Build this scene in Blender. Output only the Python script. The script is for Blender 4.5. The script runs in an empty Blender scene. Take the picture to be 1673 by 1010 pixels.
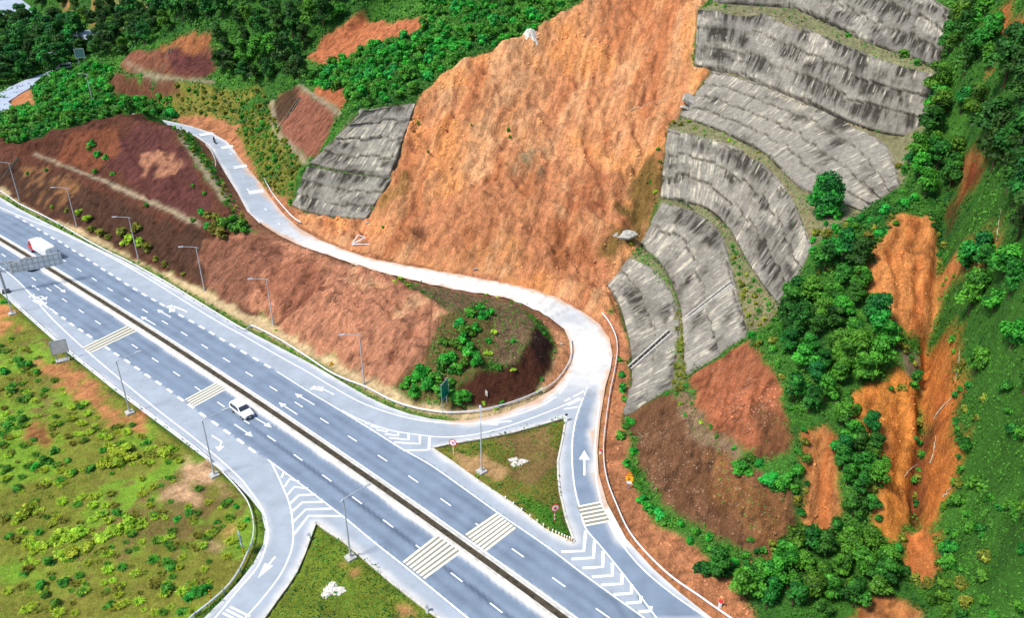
import bpy, math, random
import numpy as np
from mathutils import Vector, Matrix, Euler
from mathutils.geometry import delaunay_2d_cdt

sc = bpy.context.scene
col = sc.collection
rng = np.random.default_rng(7)
random.seed(7)

# ------------------------------------------------------------------ camera
CAM_H = 80.0
FPX = 1400.0                       # focal length in photo pixels (photo 1673 wide)
PITCH = math.radians(29.03)
cam = bpy.data.cameras.new('camera')
cam_ob = bpy.data.objects.new('camera', cam); col.objects.link(cam_ob)
cam_ob.location = (0, 0, CAM_H)
cam_ob.rotation_euler = (math.pi/2 - PITCH, 0, 0)
cam.sensor_width = 36.0
cam.lens = FPX/1673*36.0
cam.clip_start = 1.0
cam.clip_end = 3000
sc.camera = cam_ob

# ------------------------------------------------------------------ light
SUN_EL = math.radians(56)
SUN_AZ = math.atan2(-0.80, -0.45)          # to the sun: left of and behind the camera
world = bpy.data.worlds.new('World'); sc.world = world
world.use_nodes = True
wn = world.node_tree.nodes; wl = world.node_tree.links
sky = wn.new('ShaderNodeTexSky'); sky.sky_type = 'NISHITA'; sky.sun_disc = False
sky.sun_elevation = SUN_EL; sky.sun_rotation = SUN_AZ
wl.new(sky.outputs[0], wn['Background'].inputs[0])
wn['Background'].inputs[1].default_value = 0.13
sun = bpy.data.lights.new('sun', 'SUN'); sun.energy = 3.4; sun.angle = math.radians(12)
sun.color = (1.0, 0.95, 0.87)
sun_ob = bpy.data.objects.new('sun', sun); col.objects.link(sun_ob)
sd = Vector((math.sin(SUN_AZ)*math.cos(SUN_EL), math.cos(SUN_AZ)*math.cos(SUN_EL), math.sin(SUN_EL)))
sun_ob.rotation_euler = sd.to_track_quat('Z', 'Y').to_euler()
sun_ob.location = sd*300
sc.view_settings.view_transform = 'Standard'
sc.view_settings.look = 'None'
sc.view_settings.exposure = 0.58
sc.view_settings.gamma = 1.0

# ------------------------------------------------------------------ helpers
def lin(r, g, b, k=1.0):
    def c(v):
        v /= 255.0
        return (v/12.92 if v <= .04045 else ((v+.055)/1.055)**2.4)*k
    return (c(r), c(g), c(b))

def at(u, v, z=0.0):
    """surveyed photo position + height above the road -> world point"""
    x = (u-836.5)/FPX; y = (v-505.0)/FPX
    fw = math.cos(PITCH)-y*math.sin(PITCH); dn = math.sin(PITCH)+y*math.cos(PITCH)
    t = (CAM_H-z)/dn
    return np.array((x*t, fw*t, z))

def dens(P, step):
    P = [np.asarray(p, float) for p in P]
    out = []
    for a, b in zip(P[:-1], P[1:]):
        n = max(1, int(np.linalg.norm((b-a)[:2])/step))
        for i in range(n): out.append(a+(b-a)*i/n)
    out.append(P[-1])
    return out

def smooth_line(P, step=1.0):
    """Catmull-Rom through the points"""
    P = [np.asarray(p, float) for p in P]
    Q = [2*P[0]-P[1]]+P+[2*P[-1]-P[-2]]
    out = []
    for i in range(1, len(Q)-2):
        n = max(1, int(np.linalg.norm(Q[i+1]-Q[i])/step))
        for k in range(n):
            t = k/n
            out.append(.5*((2*Q[i])+(-Q[i-1]+Q[i+1])*t+(2*Q[i-1]-5*Q[i]+4*Q[i+1]-Q[i+2])*t*t+(-Q[i-1]+3*Q[i]-3*Q[i+1]+Q[i+2])*t**3))
    out.append(P[-1])
    return out

def _h(ix, iy, s):
    n = (ix.astype(np.int64)*374761393+iy.astype(np.int64)*668265263+s*1442695041) & 0xffffffff
    n = ((n ^ (n >> 13))*1274126177) & 0xffffffff
    n = n ^ (n >> 16)
    return (n & 0xffff)/65535.0*2-1
def vnoise(x, y, s=0):
    ix = np.floor(x); iy = np.floor(y); fx = x-ix; fy = y-iy
    ix = ix.astype(np.int64); iy = iy.astype(np.int64)
    fx = fx*fx*(3-2*fx); fy = fy*fy*(3-2*fy)
    a = _h(ix, iy, s); b = _h(ix+1, iy, s); c = _h(ix, iy+1, s); d = _h(ix+1, iy+1, s)
    return (a+(b-a)*fx)*(1-fy)+(c+(d-c)*fx)*fy
def fbm(x, y, s=0, o=4):
    t = 0; a = 1; n = 0
    for i in range(o):
        t = t+a*vnoise(x, y, s+i*17); n += a; a *= .5; x = x*2.03+3.1; y = y*2.03+1.7
    return t/n

def inpoly(X, Y, poly):
    poly = np.asarray(poly)[:, :2]
    r = np.zeros(X.shape, bool)
    bb = (X >= poly[:, 0].min()) & (X <= poly[:, 0].max()) & (Y >= poly[:, 1].min()) & (Y <= poly[:, 1].max())
    x = X[bb]; y = Y[bb]; q = np.zeros(x.shape, bool)
    for (x0, y0), (x1, y1) in zip(poly, np.roll(poly, -1, 0)):
        if y0 == y1: continue
        q ^= ((y0 > y) != (y1 > y)) & (x < (x1-x0)*(y-y0)/(y1-y0)+x0)
    r[bb] = q
    return r

def dline(X, Y, line):
    """distance of points to a polyline"""
    L = np.asarray(line)[:, :2]
    d = np.full(X.shape, 1e9)
    for a, b in zip(L[:-1], L[1:]):
        ab = b-a; q = ab@ab
        if q == 0: continue
        t = np.clip(((X-a[0])*ab[0]+(Y-a[1])*ab[1])/q, 0, 1)
        d = np.minimum(d, (X-a[0]-t*ab[0])**2+(Y-a[1]-t*ab[1])**2)
    return np.sqrt(d)

def sstep(a, b, x):
    t = np.clip((x-a)/(b-a), 0, 1); return t*t*(3-2*t)

def new_mesh(name, V, F, mat=None, smooth=False, parent=None, link=True):
    me = bpy.data.meshes.new(name)
    V = np.asarray(V, np.float32)
    if isinstance(F, np.ndarray):
        n, k = F.shape
        me.vertices.add(len(V)); me.vertices.foreach_set('co', V.ravel())
        me.loops.add(n*k); me.loops.foreach_set('vertex_index', F.astype(np.int32).ravel())
        me.polygons.add(n); me.polygons.foreach_set('loop_start', np.arange(0, n*k, k, dtype=np.int32))
        me.update(calc_edges=True)
    else:
        me.from_pydata([tuple(map(float, v)) for v in V], [], F)
    me.validate()
    if smooth: me.polygons.foreach_set('use_smooth', np.ones(len(me.polygons), bool))
    if mat: me.materials.append(mat)
    if not link: return me
    o = bpy.data.objects.new(name, me); col.objects.link(o)
    if parent: o.parent = parent
    return o

def attr(me, name, A):
    A = np.asarray(A, np.float32)
    if A.ndim == 1:
        a = me.attributes.new(name, 'FLOAT', 'POINT'); a.data.foreach_set('value', A)
    else:
        a = me.attributes.new(name, 'FLOAT_COLOR', 'POINT')
        a.data.foreach_set('color', np.c_[A, np.ones(len(A))].astype(np.float32).ravel())

def tag(o, label=None, cat=None, group=None, kind=None):
    if label: o['label'] = label
    if cat: o['category'] = cat
    if group: o['group'] = group
    if kind: o['kind'] = kind
    return o
def empty(name, loc, rz=0, label=None, cat=None, group=None):
    o = bpy.data.objects.new(name, None); col.objects.link(o)
    o.empty_display_size = .3
    o.location = tuple(map(float, loc)); o.rotation_euler = (0, 0, rz)
    return tag(o, label, cat, group)
def copy_tree(o, parent=None):
    c = o.copy(); col.objects.link(c)
    if parent: c.parent = parent
    for ch in list(o.children): copy_tree(ch, c)
    return c

class MB:
    """collects simple solids into one mesh"""
    def __init__(s): s.v = []; s.f = []
    def add(s, V, F):
        n = len(s.v); s.v += [tuple(map(float, p)) for p in V]; s.f += [tuple(i+n for i in f) for f in F]; return s
    def box(s, c, d, M=None):
        V = []
        for i in (-1, 1):
            for j in (-1, 1):
                for k in (-1, 1):
                    p = Vector((i*d[0]/2, j*d[1]/2, k*d[2]/2))
                    if M is not None: p = M @ p
                    V.append(Vector(c)+p)
        return s.add(V, [(0, 1, 3, 2), (4, 6, 7, 5), (0, 4, 5, 1), (2, 3, 7, 6), (0, 2, 6, 4), (1, 5, 7, 3)])
    def tube(s, pts, r, n=8, caps=True):
        pts = [Vector(p) for p in pts]
        if not hasattr(r, '__len__'): r = [r]*len(pts)
        V = []; F = []
        for i, p in enumerate(pts):
            d = (pts[min(i+1, len(pts)-1)]-pts[max(i-1, 0)]).normalized()
            a = d.orthogonal() if abs(d.z) > .9 else d.cross(Vector((0, 0, 1)))
            a.normalize(); b = d.cross(a)
            for k in range(n):
                t = 2*math.pi*k/n
                V.append(p+a*(math.cos(t)*r[i])+b*(math.sin(t)*r[i]))
        for i in range(len(pts)-1):
            for k in range(n):
                F.append((i*n+k, i*n+(k+1) % n, (i+1)*n+(k+1) % n, (i+1)*n+k))
        if caps:
            F.append(tuple(range(n))[::-1]); F.append(tuple(range((len(pts)-1)*n, len(pts)*n)))
        return s.add(V, F)
    def prism(s, poly, z0, z1):
        n = len(poly)
        V = [(p[0], p[1], z0) for p in poly]+[(p[0], p[1], z1) for p in poly]
        F = [tuple(range(n))[::-1], tuple(range(n, 2*n))]+[(i, (i+1) % n, n+(i+1) % n, n+i) for i in range(n)]
        return s.add(V, F)
    def build(s, name, mat, parent=None, smooth=False, bevel=0):
        o = new_mesh(name, s.v, s.f, mat, smooth, parent)
        if bevel:
            m = o.modifiers.new('bevel', 'BEVEL'); m.width = bevel; m.segments = 2; m.limit_method = 'ANGLE'
        return o

# ------------------------------------------------------------------ materials
def mat(name, base, rough=.8, metal=0.0, var=0.0, scale=8.0, bump=0.0, spec=.3, dirt=None, dirt_amt=.5):
    m = bpy.data.materials.new(name); m.use_nodes = True
    nt = m.node_tree; N = nt.nodes; L = nt.links; b = N['Principled BSDF']
    b.inputs['Roughness'].default_value = rough; b.inputs['Metallic'].default_value = metal
    b.inputs['Specular IOR Level'].default_value = spec
    b.inputs['Base Color'].default_value = (*base, 1)
    if var or bump or dirt:
        tc = N.new('ShaderNodeTexCoord'); ns = N.new('ShaderNodeTexNoise')
        ns.inputs['Scale'].default_value = scale; ns.inputs['Detail'].default_value = 6
        L.new(tc.outputs['Object'], ns.inputs['Vector'])
        mx = N.new('ShaderNodeMix'); mx.data_type = 'RGBA'
        d = dirt or tuple(c*(1-var) for c in base)
        mx.inputs['A'].default_value = (*base, 1); mx.inputs['B'].default_value = (*d, 1)
        mr = N.new('ShaderNodeMapRange'); mr.inputs[1].default_value = .42; mr.inputs[2].default_value = .68
        mr.inputs[4].default_value = dirt_amt if dirt else 1
        L.new(ns.outputs[0], mr.inputs[0]); L.new(mr.outputs[0], mx.inputs['Factor'])
        L.new(mx.outputs['Result'], b.inputs['Base Color'])
        if bump:
            bp = N.new('ShaderNodeBump'); bp.inputs['Strength'].default_value = bump; bp.inputs['Distance'].default_value = .05
            L.new(ns.outputs[0], bp.inputs['Height']); L.new(bp.outputs[0], b.inputs['Normal'])
    return m
# ================================================================== the road network
RC = [(975, 660, 0), (975, 600, .5), (965, 555, 1.1), (925, 515, 2.0), (870, 490, 3.0), (800, 472, 4.2), (700, 450, 5.8), (560, 421, 7.5), (470, 380, 8.6),
      (425, 330, 9.3), (390, 275, 9.9), (350, 228, 10.5), (300, 209, 11), (255, 198, 11.2), (215, 190, 11.2)]
RCW = np.array(smooth_line([at(*p) for p in RC], 2.0))
def road_z(x, y):
    """height of the carriageway: 0 on the highway, rising along the ramp"""
    d = RCW[:, :2]-np.array((x, y)); q = (d*d).sum(1); i = int(q.argmin())
    k = 1-float(sstep(6.5, 15, math.sqrt(q[i])))
    return float(RCW[i, 2])*k
def on_road(u, v):
    d = [math.hypot(u-a, v-b) for a, b, c in RC]; i = int(np.argmin(d))
    z = RC[i][2] if d[i] < 70 else 0.0
    for _ in range(14):
        p = at(u, v, z); z = .5*z+.5*road_z(p[0], p[1])
    return np.array((p[0], p[1], z))
def zm(o, s): return lambda pts: [(o[0]+x*s, o[1]+y*s) for x, y in pts]
Z1 = zm((0, 0), .33654); Z2 = zm((0, 300), .25735); Z3 = zm((280, 180), .33654); Z4 = zm((400, 400), .33654)
Z5 = zm((0, 480), .31686); Z6 = zm((0, 700), .30694); Z7 = zm((400, 670), .33654); Z8 = zm((800, 560), .44574)

far_edge = [(-120, 262), (-60, 292), (0, 322), (33, 342), (90, 371), (144, 398), (198, 423.5), (257, 454), (314, 488), (371, 521), (417, 547), (454, 566), (511, 596),
            (572, 632), (602, 649), (636, 665), (669, 676.5), (703, 684.5), (737, 688), (770, 686.5), (821, 676), (871, 655.5), (905, 634), (926, 608), (933, 580),
            (930, 556), (922, 538)]
ramp_left = [(905, 524.5), (881, 508), (834, 489), (797, 481), (753, 474), (703, 465.5), (636, 449), (582, 434), (535, 417), (491, 401.5), (455, 384), (425, 365),
             (404, 345), (388, 315), (371, 288), (352, 257), (340, 237), (320, 223), (297, 213.5), (270, 205), (240, 200), (212, 196)]
ramp_right = [(215, 184), (245, 191), (285, 199.5), (314, 206), (347, 217), (371, 231), (388, 252), (404.5, 274), (425, 298), (441, 321), (462, 348), (489, 373), (522, 392), (566, 410), (616, 425),
              (684, 437.5), (751, 448), (800, 457), (840, 466), (871, 472.5), (905, 483.5), (932, 498), (957, 513), (980, 530), (996, 553), (1001, 580)]
right_edge = [(997, 605), (989.5, 630), (980.5, 685), (976, 738), (978, 774), (992, 823), (1023, 881), (1067, 930), (1112, 970), (1157, 1006), (1260, 1082)]
near_edge = [(300, 1036), (335, 1008.5), (362, 982), (390, 952), (414, 921), (430, 890), (433, 866), (427, 838), (408, 813.5), (384, 789), (353, 763), (317, 736), (279, 707), (241, 678.5),
             (190, 640.5), (143, 602.5), (111, 577), (86, 555), (31, 506), (0, 478), (-60, 425), (-150, 350)]
OUT = [on_road(*p) for p in far_edge+ramp_left+ramp_right+right_edge]+[at(300, 1120), ]+[on_road(*p) for p in near_edge]
OUT[len(far_edge+ramp_left+ramp_right+right_edge)] = at(900, 1150)
isl_r = Z7([(905, 185), (1000, 165), (1150, 140), (1300, 110), (1430, 75), (1548, 40), (1556, 60), (1545, 130), (1520, 250), (1522, 330), (1530, 400), (1560, 530), (1600, 640), (1590, 650), (1450, 580), (1300, 460), (1130, 345), (1000, 250)])
isl_l = Z7([(345, 548), (318, 620), (290, 700), (250, 790), (205, 860), (160, 920), (100, 1005)])+[(380, 1070), (810, 1075)]+Z7([(930, 1005), (840, 940), (700, 830), (560, 710), (480, 640), (400, 590)])
ISL = [[at(*p) for p in isl_r], [at(*p) for p in isl_l]]
OUT_D = dens(OUT+[OUT[0]], 1.2)[:-1]
ISL_D = [dens(i+[i[0]], 1.0)[:-1] for i in ISL]

# ================================================================== terrain heights
CT = []                                # control points
def pl(pts, step=2.0, close=False):    # breakline given in photo position + height
    P = [at(*p) for p in pts]
    CT.extend(dens(P, step))
def pt(*pts):
    CT.extend(at(*p) for p in pts)
for p in OUT_D: CT.append(np.array((p[0], p[1], p[2])))
for I in ISL_D:
    for p in I: CT.append(np.array((p[0], p[1], .05)))

# foot of the slopes along the highway and round the hillock
foot = Z2([(-300, -150), (0, 15), (120, 95), (260, 180), (480, 270), (700, 375), (880, 480), (1100, 580), (1300, 680), (1450, 755)])+Z4([(0, 310), (150, 390), (270, 475), (420, 555), (560, 630), (700, 695), (800, 750), (900, 785), (1000, 795)])
pl([(u, v, .5) for u, v in foot])
pl([(u, v, .6) for u, v in Z4([(1000, 795), (1100, 790), (1250, 765), (1380, 715), (1440, 680)])]+[(u, v, 1.2) for u, v in Z4([(1490, 600), (1512, 500)])]+[(u, v, 2.2) for u, v in Z4([(1480, 425), (1425, 355)])])
# hillock
pl([(478, 397, 8.9), (520, 416, 8.6), (560, 436, 8.6), (605, 449, 8.8), (646, 464, 9.0), (703, 489, 9.0), (753, 516, 8.4)])
pt((660, 458, 6.8), (720, 478, 6.4), (760, 486, 6.0), (800, 505, 6.2), (800, 530, 7.2), (845, 505, 4.8))
pl([(850, 508, 4.8), (868, 520, 5.2), (875, 536, 5.4), (871, 558, 5.3), (850, 585, 5.0), (834, 597, 4.8), (815, 590, 5.0)], 1.5)
pt((790, 570, 6.3), (740, 545, 7.2), (720, 570, 5.6), (700, 600, 3.9), (780, 610, 4.5), (680, 630, 1.6), (740, 630, 2.7), (800, 632, 2.4))
pt((640, 540, 6.0), (600, 580, 2.8), (560, 520, 5.6), (520, 500, 5.6), (480, 470, 5.6), (430, 480, 3.6), (650, 590, 3.4))
# left hill
pl([(-60, 215, 7.0), (0, 240, 7.3), (30, 252, 7.4), (57, 252, 7.5), (110, 278, 7.5), (150, 294, 7.5), (200, 315, 7.5), (250, 340, 7.5), (300, 361, 7.6), (335, 376, 8.0)])
pl([(60, 243, 7.9), (120, 268, 7.9), (200, 303, 7.9), (260, 331, 7.9), (325, 360, 8.3)])
pl([(20, 232, 10), (100, 214, 13), (150, 201, 15.5), (200, 188, 17.5), (240, 196, 17.5), (275, 207, 17.2)])
pl([(275, 207, 17.2), (300, 238, 16), (322, 266, 14.6), (345, 300, 13), (366, 330, 11.4)])
pl([(283, 206, 17.2), (308, 236, 16), (332, 266, 14.7), (354, 298, 13.1), (374, 328, 11.5)])
pt((375, 352, 10.3), (404, 372, 9.6), (372, 390, 7.8), (440, 400, 7.8), (410, 430, 6.0), (-100, 190, 9))
pt((0, 205, 9), (60, 190, 11.5), (130, 174, 13.5), (200, 168, 14), (250, 182, 15), (-100, 205, 8))
# valley behind the left hill
pt((30, 180, 4.5), (10, 165, 4), (50, 140, 4), (100, 150, 9), (130, 150, 11), (180, 130, 13), (230, 160, 12), (160, 158, 11), (70, 126, 4), (0, 150, 4), (-80, 165, 4), (-80, 130, 4))
pl([(180, 160, 12), (260, 165, 12), (300, 193, 11.8), (360, 197, 12), (390, 197, 12.4)])
pl([(185, 124, 17), (240, 128, 18), (300, 136, 18.3), (350, 140, 18.3), (400, 148, 18)])
pl([(195, 118, 17.6), (240, 121, 18.4), (300, 129, 18.7), (350, 132, 18.7)])
pl([(200, 100, 20), (240, 82, 23.5), (300, 72, 25.5), (350, 95, 23)])
pt((300, 45, 29), (250, 50, 26), (350, 40, 31), (420, 60, 29), (420, 110, 24), (450, 130, 23), (300, 0, 35), (380, 0, 37), (450, 0, 39), (250, 0, 30), (300, -60, 42), (450, -70, 48))
# slopes right of the ramp's upper end
pl([(372, 216, 11.2), (400, 245, 10.7), (425, 285, 10.3), (452, 322, 9.9), (475, 345, 9.8)])
pl([(384, 208, 12.5), (400, 186, 15.0), (420, 168, 17.2), (440, 164, 17.5)])
pl([(440, 164, 17.5), (447, 190, 17.3), (452, 214, 17.0), (475, 238, 16.8), (500, 262, 16.6)])
pl([(485, 142, 24.5), (520, 162, 25), (556, 184, 25.5), (575, 185, 27)])
pt((500, 105, 27), (550, 70, 31), (520, 130, 26), (560, 150, 27.5), (600, 40, 34), (600, 100, 30), (650, 130, 30), (650, 70, 34), (700, 60, 36), (600, 0, 40), (700, 0, 42), (800, 0, 44), (800, 40, 40), (620, 160, 28.2), (700, -70, 50), (900, -60, 52))
# left concrete block
WALL = {}
WALL['g1'] = ([(480, 338, 9.6), (510, 349, 9.6), (550, 356, 9.6), (597, 361, 9.6)], [(503, 271, 16.4), (550, 281, 16.4), (600, 288, 16.4), (640, 293, 16.4)])
WALL['g2'] = ([(507, 268, 16.6), (550, 278, 16.6), (600, 285, 16.6), (637, 290, 16.6)], [(592, 181, 27.5), (620, 176, 27.5), (650, 172, 27.5), (679, 169, 27.5)])
# right concrete tiers
WALL['a'] = ([(992, 472, 1.8), (1012, 500, 1.6), (1029, 560, 1.0), (1034, 620, .7), (1020, 680, .6)], [(1030, 421, 6.6), (1070, 443, 6.4), (1098, 480, 6.2), (1110, 530, 6.1), (1097, 632, 6.0)])
WALL['b'] = ([(1048, 402, 6.9), (1084, 437, 6.7), (1112, 500, 6.5), (1119, 560, 6.4), (1120, 615, 6.4)], [(1081, 331, 13.9), (1140, 349, 13.9), (1178, 382, 13.8), (1194, 435, 13.7), (1221, 546, 13.6)])
WALL['c'] = ([(1080, 322, 14.2), (1150, 338, 14.3), (1192, 375, 14.5), (1232, 445, 15.0), (1282, 510, 16.2)], [(1092, 210, 24.7), (1200, 239, 24.5), (1260, 280, 24.2), (1297, 330, 23.6), (1326, 402, 22.6)])
WALL['d'] = ([(1111, 190, 25.4), (1180, 215, 25.2), (1250, 251, 25.0), (1310, 308, 24.6), (1415, 347, 25.6)], [(1166, 116, 33.8), (1250, 140, 33.8), (1350, 181, 33.6), (1448, 238, 33.2), (1470, 300, 31.6)])
WALL['e'] = ([(1136, 107, 34.4), (1200, 119, 34.4), (1320, 166, 34.2), (1420, 211, 34.0), (1505, 228, 34.0)], [(1140, 16, 44.2), (1250, 23, 44.2), (1350, 60, 44.0), (1450, 101, 44.0), (1530, 122, 44.0)])
WALL['f'] = ([(1165, 4, 45.0), (1300, 14, 44.8), (1420, 70, 44.6), (1485, 93, 44.6), (1530, 112, 44.6)], [(1190, -85, 55), (1330, -75, 55), (1440, -45, 54), (1500, -15, 53), (1552, 15, 52)])
for k, (b, t) in WALL.items():
    pl(b); pl(t)
# landslide
pl([(679, 169, 27.6), (690, 150, 29.4), (760, 100, 34), (860, 60, 38.3), (910, 25, 42), (960, 0, 45), (1050, -10, 46)])
pt((900, 250, 19.0), (900, 120, 31), (760, 250, 20.2), (1000, 300, 15.8), (1000, 120, 31.5), (1050, 60, 38), (820, 160, 28), (700, 250, 19.5), (650, 330, 13.6), (1060, 200, 25), (1040, 330, 12.5), (780, 340, 13.4), (880, 350, 12.0))
pl([(520, 375, 8.8), (600, 402, 8.3), (700, 418, 7.2), (800, 428, 6.3), (900, 446, 5.2), (960, 475, 3.9), (1000, 510, 2.6)])
pt((1010, 540, 1.4), (1016, 580, .8), (1010, 640, .5))
# slopes along the right road
pl([(1010, 690, .5), (1030, 760, .5), (1045, 810, .5), (1075, 850, .5), (1130, 890, .6), (1180, 935, .7), (1230, 985, .8), (1300, 1050, 1)])
pl([(1040, 690, 1.2), (1052, 760, 1.0), (1075, 815, 1.0), (1110, 850, 1.2), (1180, 890, 1.6), (1250, 915, 2.2)])
pl([(1097, 640, 6.2), (1120, 690, 6.5), (1150, 725, 7.2), (1200, 745, 8.2), (1240, 775, 8.6), (1290, 800, 8.4)])
pl([(1118, 625, 6.6), (1140, 690, 7.0), (1165, 715, 7.6), (1205, 735, 8.4), (1260, 745, 9.2)])
pl([(1225, 555, 13.8), (1270, 620, 13.6), (1285, 690, 12.6), (1300, 720, 11.8)])
pt((1260, 850, 4.8), (1300, 890, 3.0), (1340, 860, 5.0), (1340, 780, 8.8), (1340, 700, 12), (1400, 880, 5.0), (1320, 930, 2.2), (1380, 960, 2.2), (1400, 1010, 2), (1460, 960, 3.4), (1470, 1010, 3))
pt((1300, 560, 17), (1350, 600, 16), (1400, 660, 14.2), (1360, 500, 20), (1400, 560, 18.5), (1420, 420, 26), (1380, 370, 25.5), (1345, 430, 23.5), (1340, 350, 25))
pt((1460, 360, 29), (1450, 440, 25.5), (1460, 520, 21.5), (1500, 560, 18.5), (1480, 640, 15.0), (1450, 720, 12.2), (1450, 850, 7.2), (1490, 800, 7.6), (1500, 720, 10.6), (1510, 640, 14), (1500, 900, 5), (1510, 960, 4))
pl([(1560, 270, 34.5), (1550, 340, 30.5), (1535, 430, 25.5), (1530, 520, 20.5), (1520, 570, 17.3), (1512, 640, 13.6), (1505, 720, 10.2), (1500, 810, 7.0), (1495, 880, 5.0)])
pt((1600, 1000, 8), (1673, 1000, 11), (1560, 900, 8), (1560, 800, 11), (1600, 800, 13), (1673, 800, 18), (1570, 650, 18), (1600, 600, 23), (1673, 600, 28), (1590, 420, 30), (1673, 400, 37), (1620, 300, 37), (1600, 200, 42), (1673, 200, 46), (1540, 180, 40.5), (1500, 260, 35.5), (1600, 60, 49), (1673, 0, 54), (1590, -40, 55), (1570, 60, 47.5))
pt((1800, 1000, 17), (1800, 800, 24), (1800, 600, 34), (1800, 400, 43), (1800, 200, 52), (1900, 500, 45), (1900, 0, 66), (1500, 1090, 3), (1700, 1100, 9), (1950, 1100, 20), (1700, -80, 64), (1500, -120, 60), (1250, -130, 60), (1050, -110, 56))
# the field, the near bank, far valley and ridges
pt((-20, 520, -.6), (0, 620, -.9), (0, 750, -1), (0, 900, -1), (-20, 1010, -.9), (150, 700, -.7), (200, 850, -.8), (100, 950, -.9), (300, 850, -.6), (300, 950, -.6), (60, 600, -.6), (250, 760, -.5), (-200, 700, -1.2), (-250, 1050, -1), (150, 1100, -.8))
pt((60, 90, 5), (20, 60, 3.5), (0, 30, 2), (45, 38, 2), (100, 60, 4), (140, 60, 4), (160, 70, 5), (165, 90, 7), (150, 110, 8), (110, 115, 6), (90, 125, 5), (150, 20, 12), (200, 60, 16), (190, 20, 18), (120, 0, 6), (60, 5, 4), (0, 0, 4), (200, 0, 22), (-100, 60, 3), (-100, 20, 4))
pt((150, -60, 34), (60, -60, 26), (-40, -60, 24), (-160, -40, 20), (-200, 100, 5), (-200, 200, 6), (-220, 300, 2), (-250, 420, 0), (-250, 500, -.8), (200, -70, 38), (100, -30, 12), (0, -30, 8))
for x, y, z in ((-420, 90, -1), (-420, 200, 0), (-420, 350, 12), (-420, 500, 25), (-420, 620, 60), (-250, 620, 60), (-100, 620, 70), (60, 620, 80), (200, 620, 90), (200, 300, 80), (200, 150, 60), (200, 40, 25), (60, 38, 2), (-60, 38, -.5), (-420, 38, -1), (-100, 430, 58), (0, 350, 56), (100, 300, 62), (-160, 480, 40)):
    CT.append(np.array((x, y, z), float))

def axis(segs):
    out = [segs[0][0]]
    for a, b, st in segs:
        n = int(round((b-a)/st)); out += list(a+(b-a)*np.arange(1, n+1)/n)
    return np.array(out)
GX = axis([(-420, -240, 3), (-240, -130, 1.0), (-130, 80, .42), (80, 200, 2)])
GY = axis([(38, 64, .6), (64, 230, .42), (230, 310, .8), (310, 620, 3)])
XX, YY = np.meshgrid(GX, GY)
NX, NY = len(GX), len(GY)

def tri_grid(P):
    """piecewise linear interpolation of scattered points on the grid"""
    P = np.array(P)
    keep = []; seen = {}
    for i, p in enumerate(P):
        k = (round(p[0]/.25), round(p[1]/.25))
        if k in seen: continue
        seen[k] = 1; keep.append(i)
    P = P[keep]
    v, e, f, ov, oe, of = delaunay_2d_cdt([Vector((p[0], p[1])) for p in P], [], [], 0, 1e-4)
    V = np.array([tuple(q) for q in v]); z = np.array([P[o[0], 2] if o else 0 for o in ov])
    ZZ = np.full(XX.shape, np.nan)
    for t in f:
        a, b, c = V[t[0]], V[t[1]], V[t[2]]
        i0 = np.searchsorted(GX, min(a[0], b[0], c[0])-1e-6); i1 = np.searchsorted(GX, max(a[0], b[0], c[0])+1e-6)
        j0 = np.searchsorted(GY, min(a[1], b[1], c[1])-1e-6); j1 = np.searchsorted(GY, max(a[1], b[1], c[1])+1e-6)
        if i0 >= i1 or j0 >= j1: continue
        x = XX[j0:j1, i0:i1]; y = YY[j0:j1, i0:i1]
        D = (b[1]-c[1])*(a[0]-c[0])+(c[0]-b[0])*(a[1]-c[1])
        if abs(D) < 1e-12: continue
        l0 = ((b[1]-c[1])*(x-c[0])+(c[0]-b[0])*(y-c[1]))/D; l1 = ((c[1]-a[1])*(x-c[0])+(a[0]-c[0])*(y-c[1]))/D
        l2 = 1-l0-l1; m = (l0 >= -1e-7) & (l1 >= -1e-7) & (l2 >= -1e-7)
        ZZ[j0:j1, i0:i1][m] = (l0*z[t[0]]+l1*z[t[1]]+l2*z[t[2]])[m]
    ZZ[np.isnan(ZZ)] = 0
    return ZZ
ZG = tri_grid(CT)
def blur(A, n):
    for _ in range(n):
        B = A.copy(); B[1:-1, :] = (A[:-2]+2*A[1:-1]+A[2:])/4
        A = B.copy(); A[:, 1:-1] = (B[:, :-2]+2*B[:, 1:-1]+B[:, 2:])/4
    return A
ZG = blur(ZG, 3)
ZS = ZG.copy()
def bil(A, x, y):
    x = np.asarray(x, float); y = np.asarray(y, float)
    i = np.clip(np.searchsorted(GX, x)-1, 0, NX-2); j = np.clip(np.searchsorted(GY, y)-1, 0, NY-2)
    fx = np.clip((x-GX[i])/(GX[i+1]-GX[i]), 0, 1); fy = np.clip((y-GY[j])/(GY[j+1]-GY[j]), 0, 1)
    return (A[j, i]*(1-fx)+A[j, i+1]*fx)*(1-fy)+(A[j+1, i]*(1-fx)+A[j+1, i+1]*fx)*fy
def hit(u, v, A=None):
    """where a photo position meets the terrain"""
    A = ZG if A is None else A
    x = (u-836.5)/FPX; y = (v-505.0)/FPX
    d = np.array((x, math.cos(PITCH)-y*math.sin(PITCH), -(math.sin(PITCH)+y*math.cos(PITCH))))
    t = np.arange(35, 720, .4)
    px = d[0]*t; py = d[1]*t; pz = CAM_H+d[2]*t
    g = bil(A, px, py)-pz
    k = np.argmax(g >= 0)
    if g[k] < 0 or k == 0: k = len(t)-1
    s = g[k-1]/(g[k-1]-g[k]) if g[k] != g[k-1] else 0
    tt = t[k-1]+(t[k]-t[k-1])*min(max(s, 0), 1)
    return np.array((d[0]*tt, d[1]*tt, CAM_H+d[2]*tt))
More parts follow.
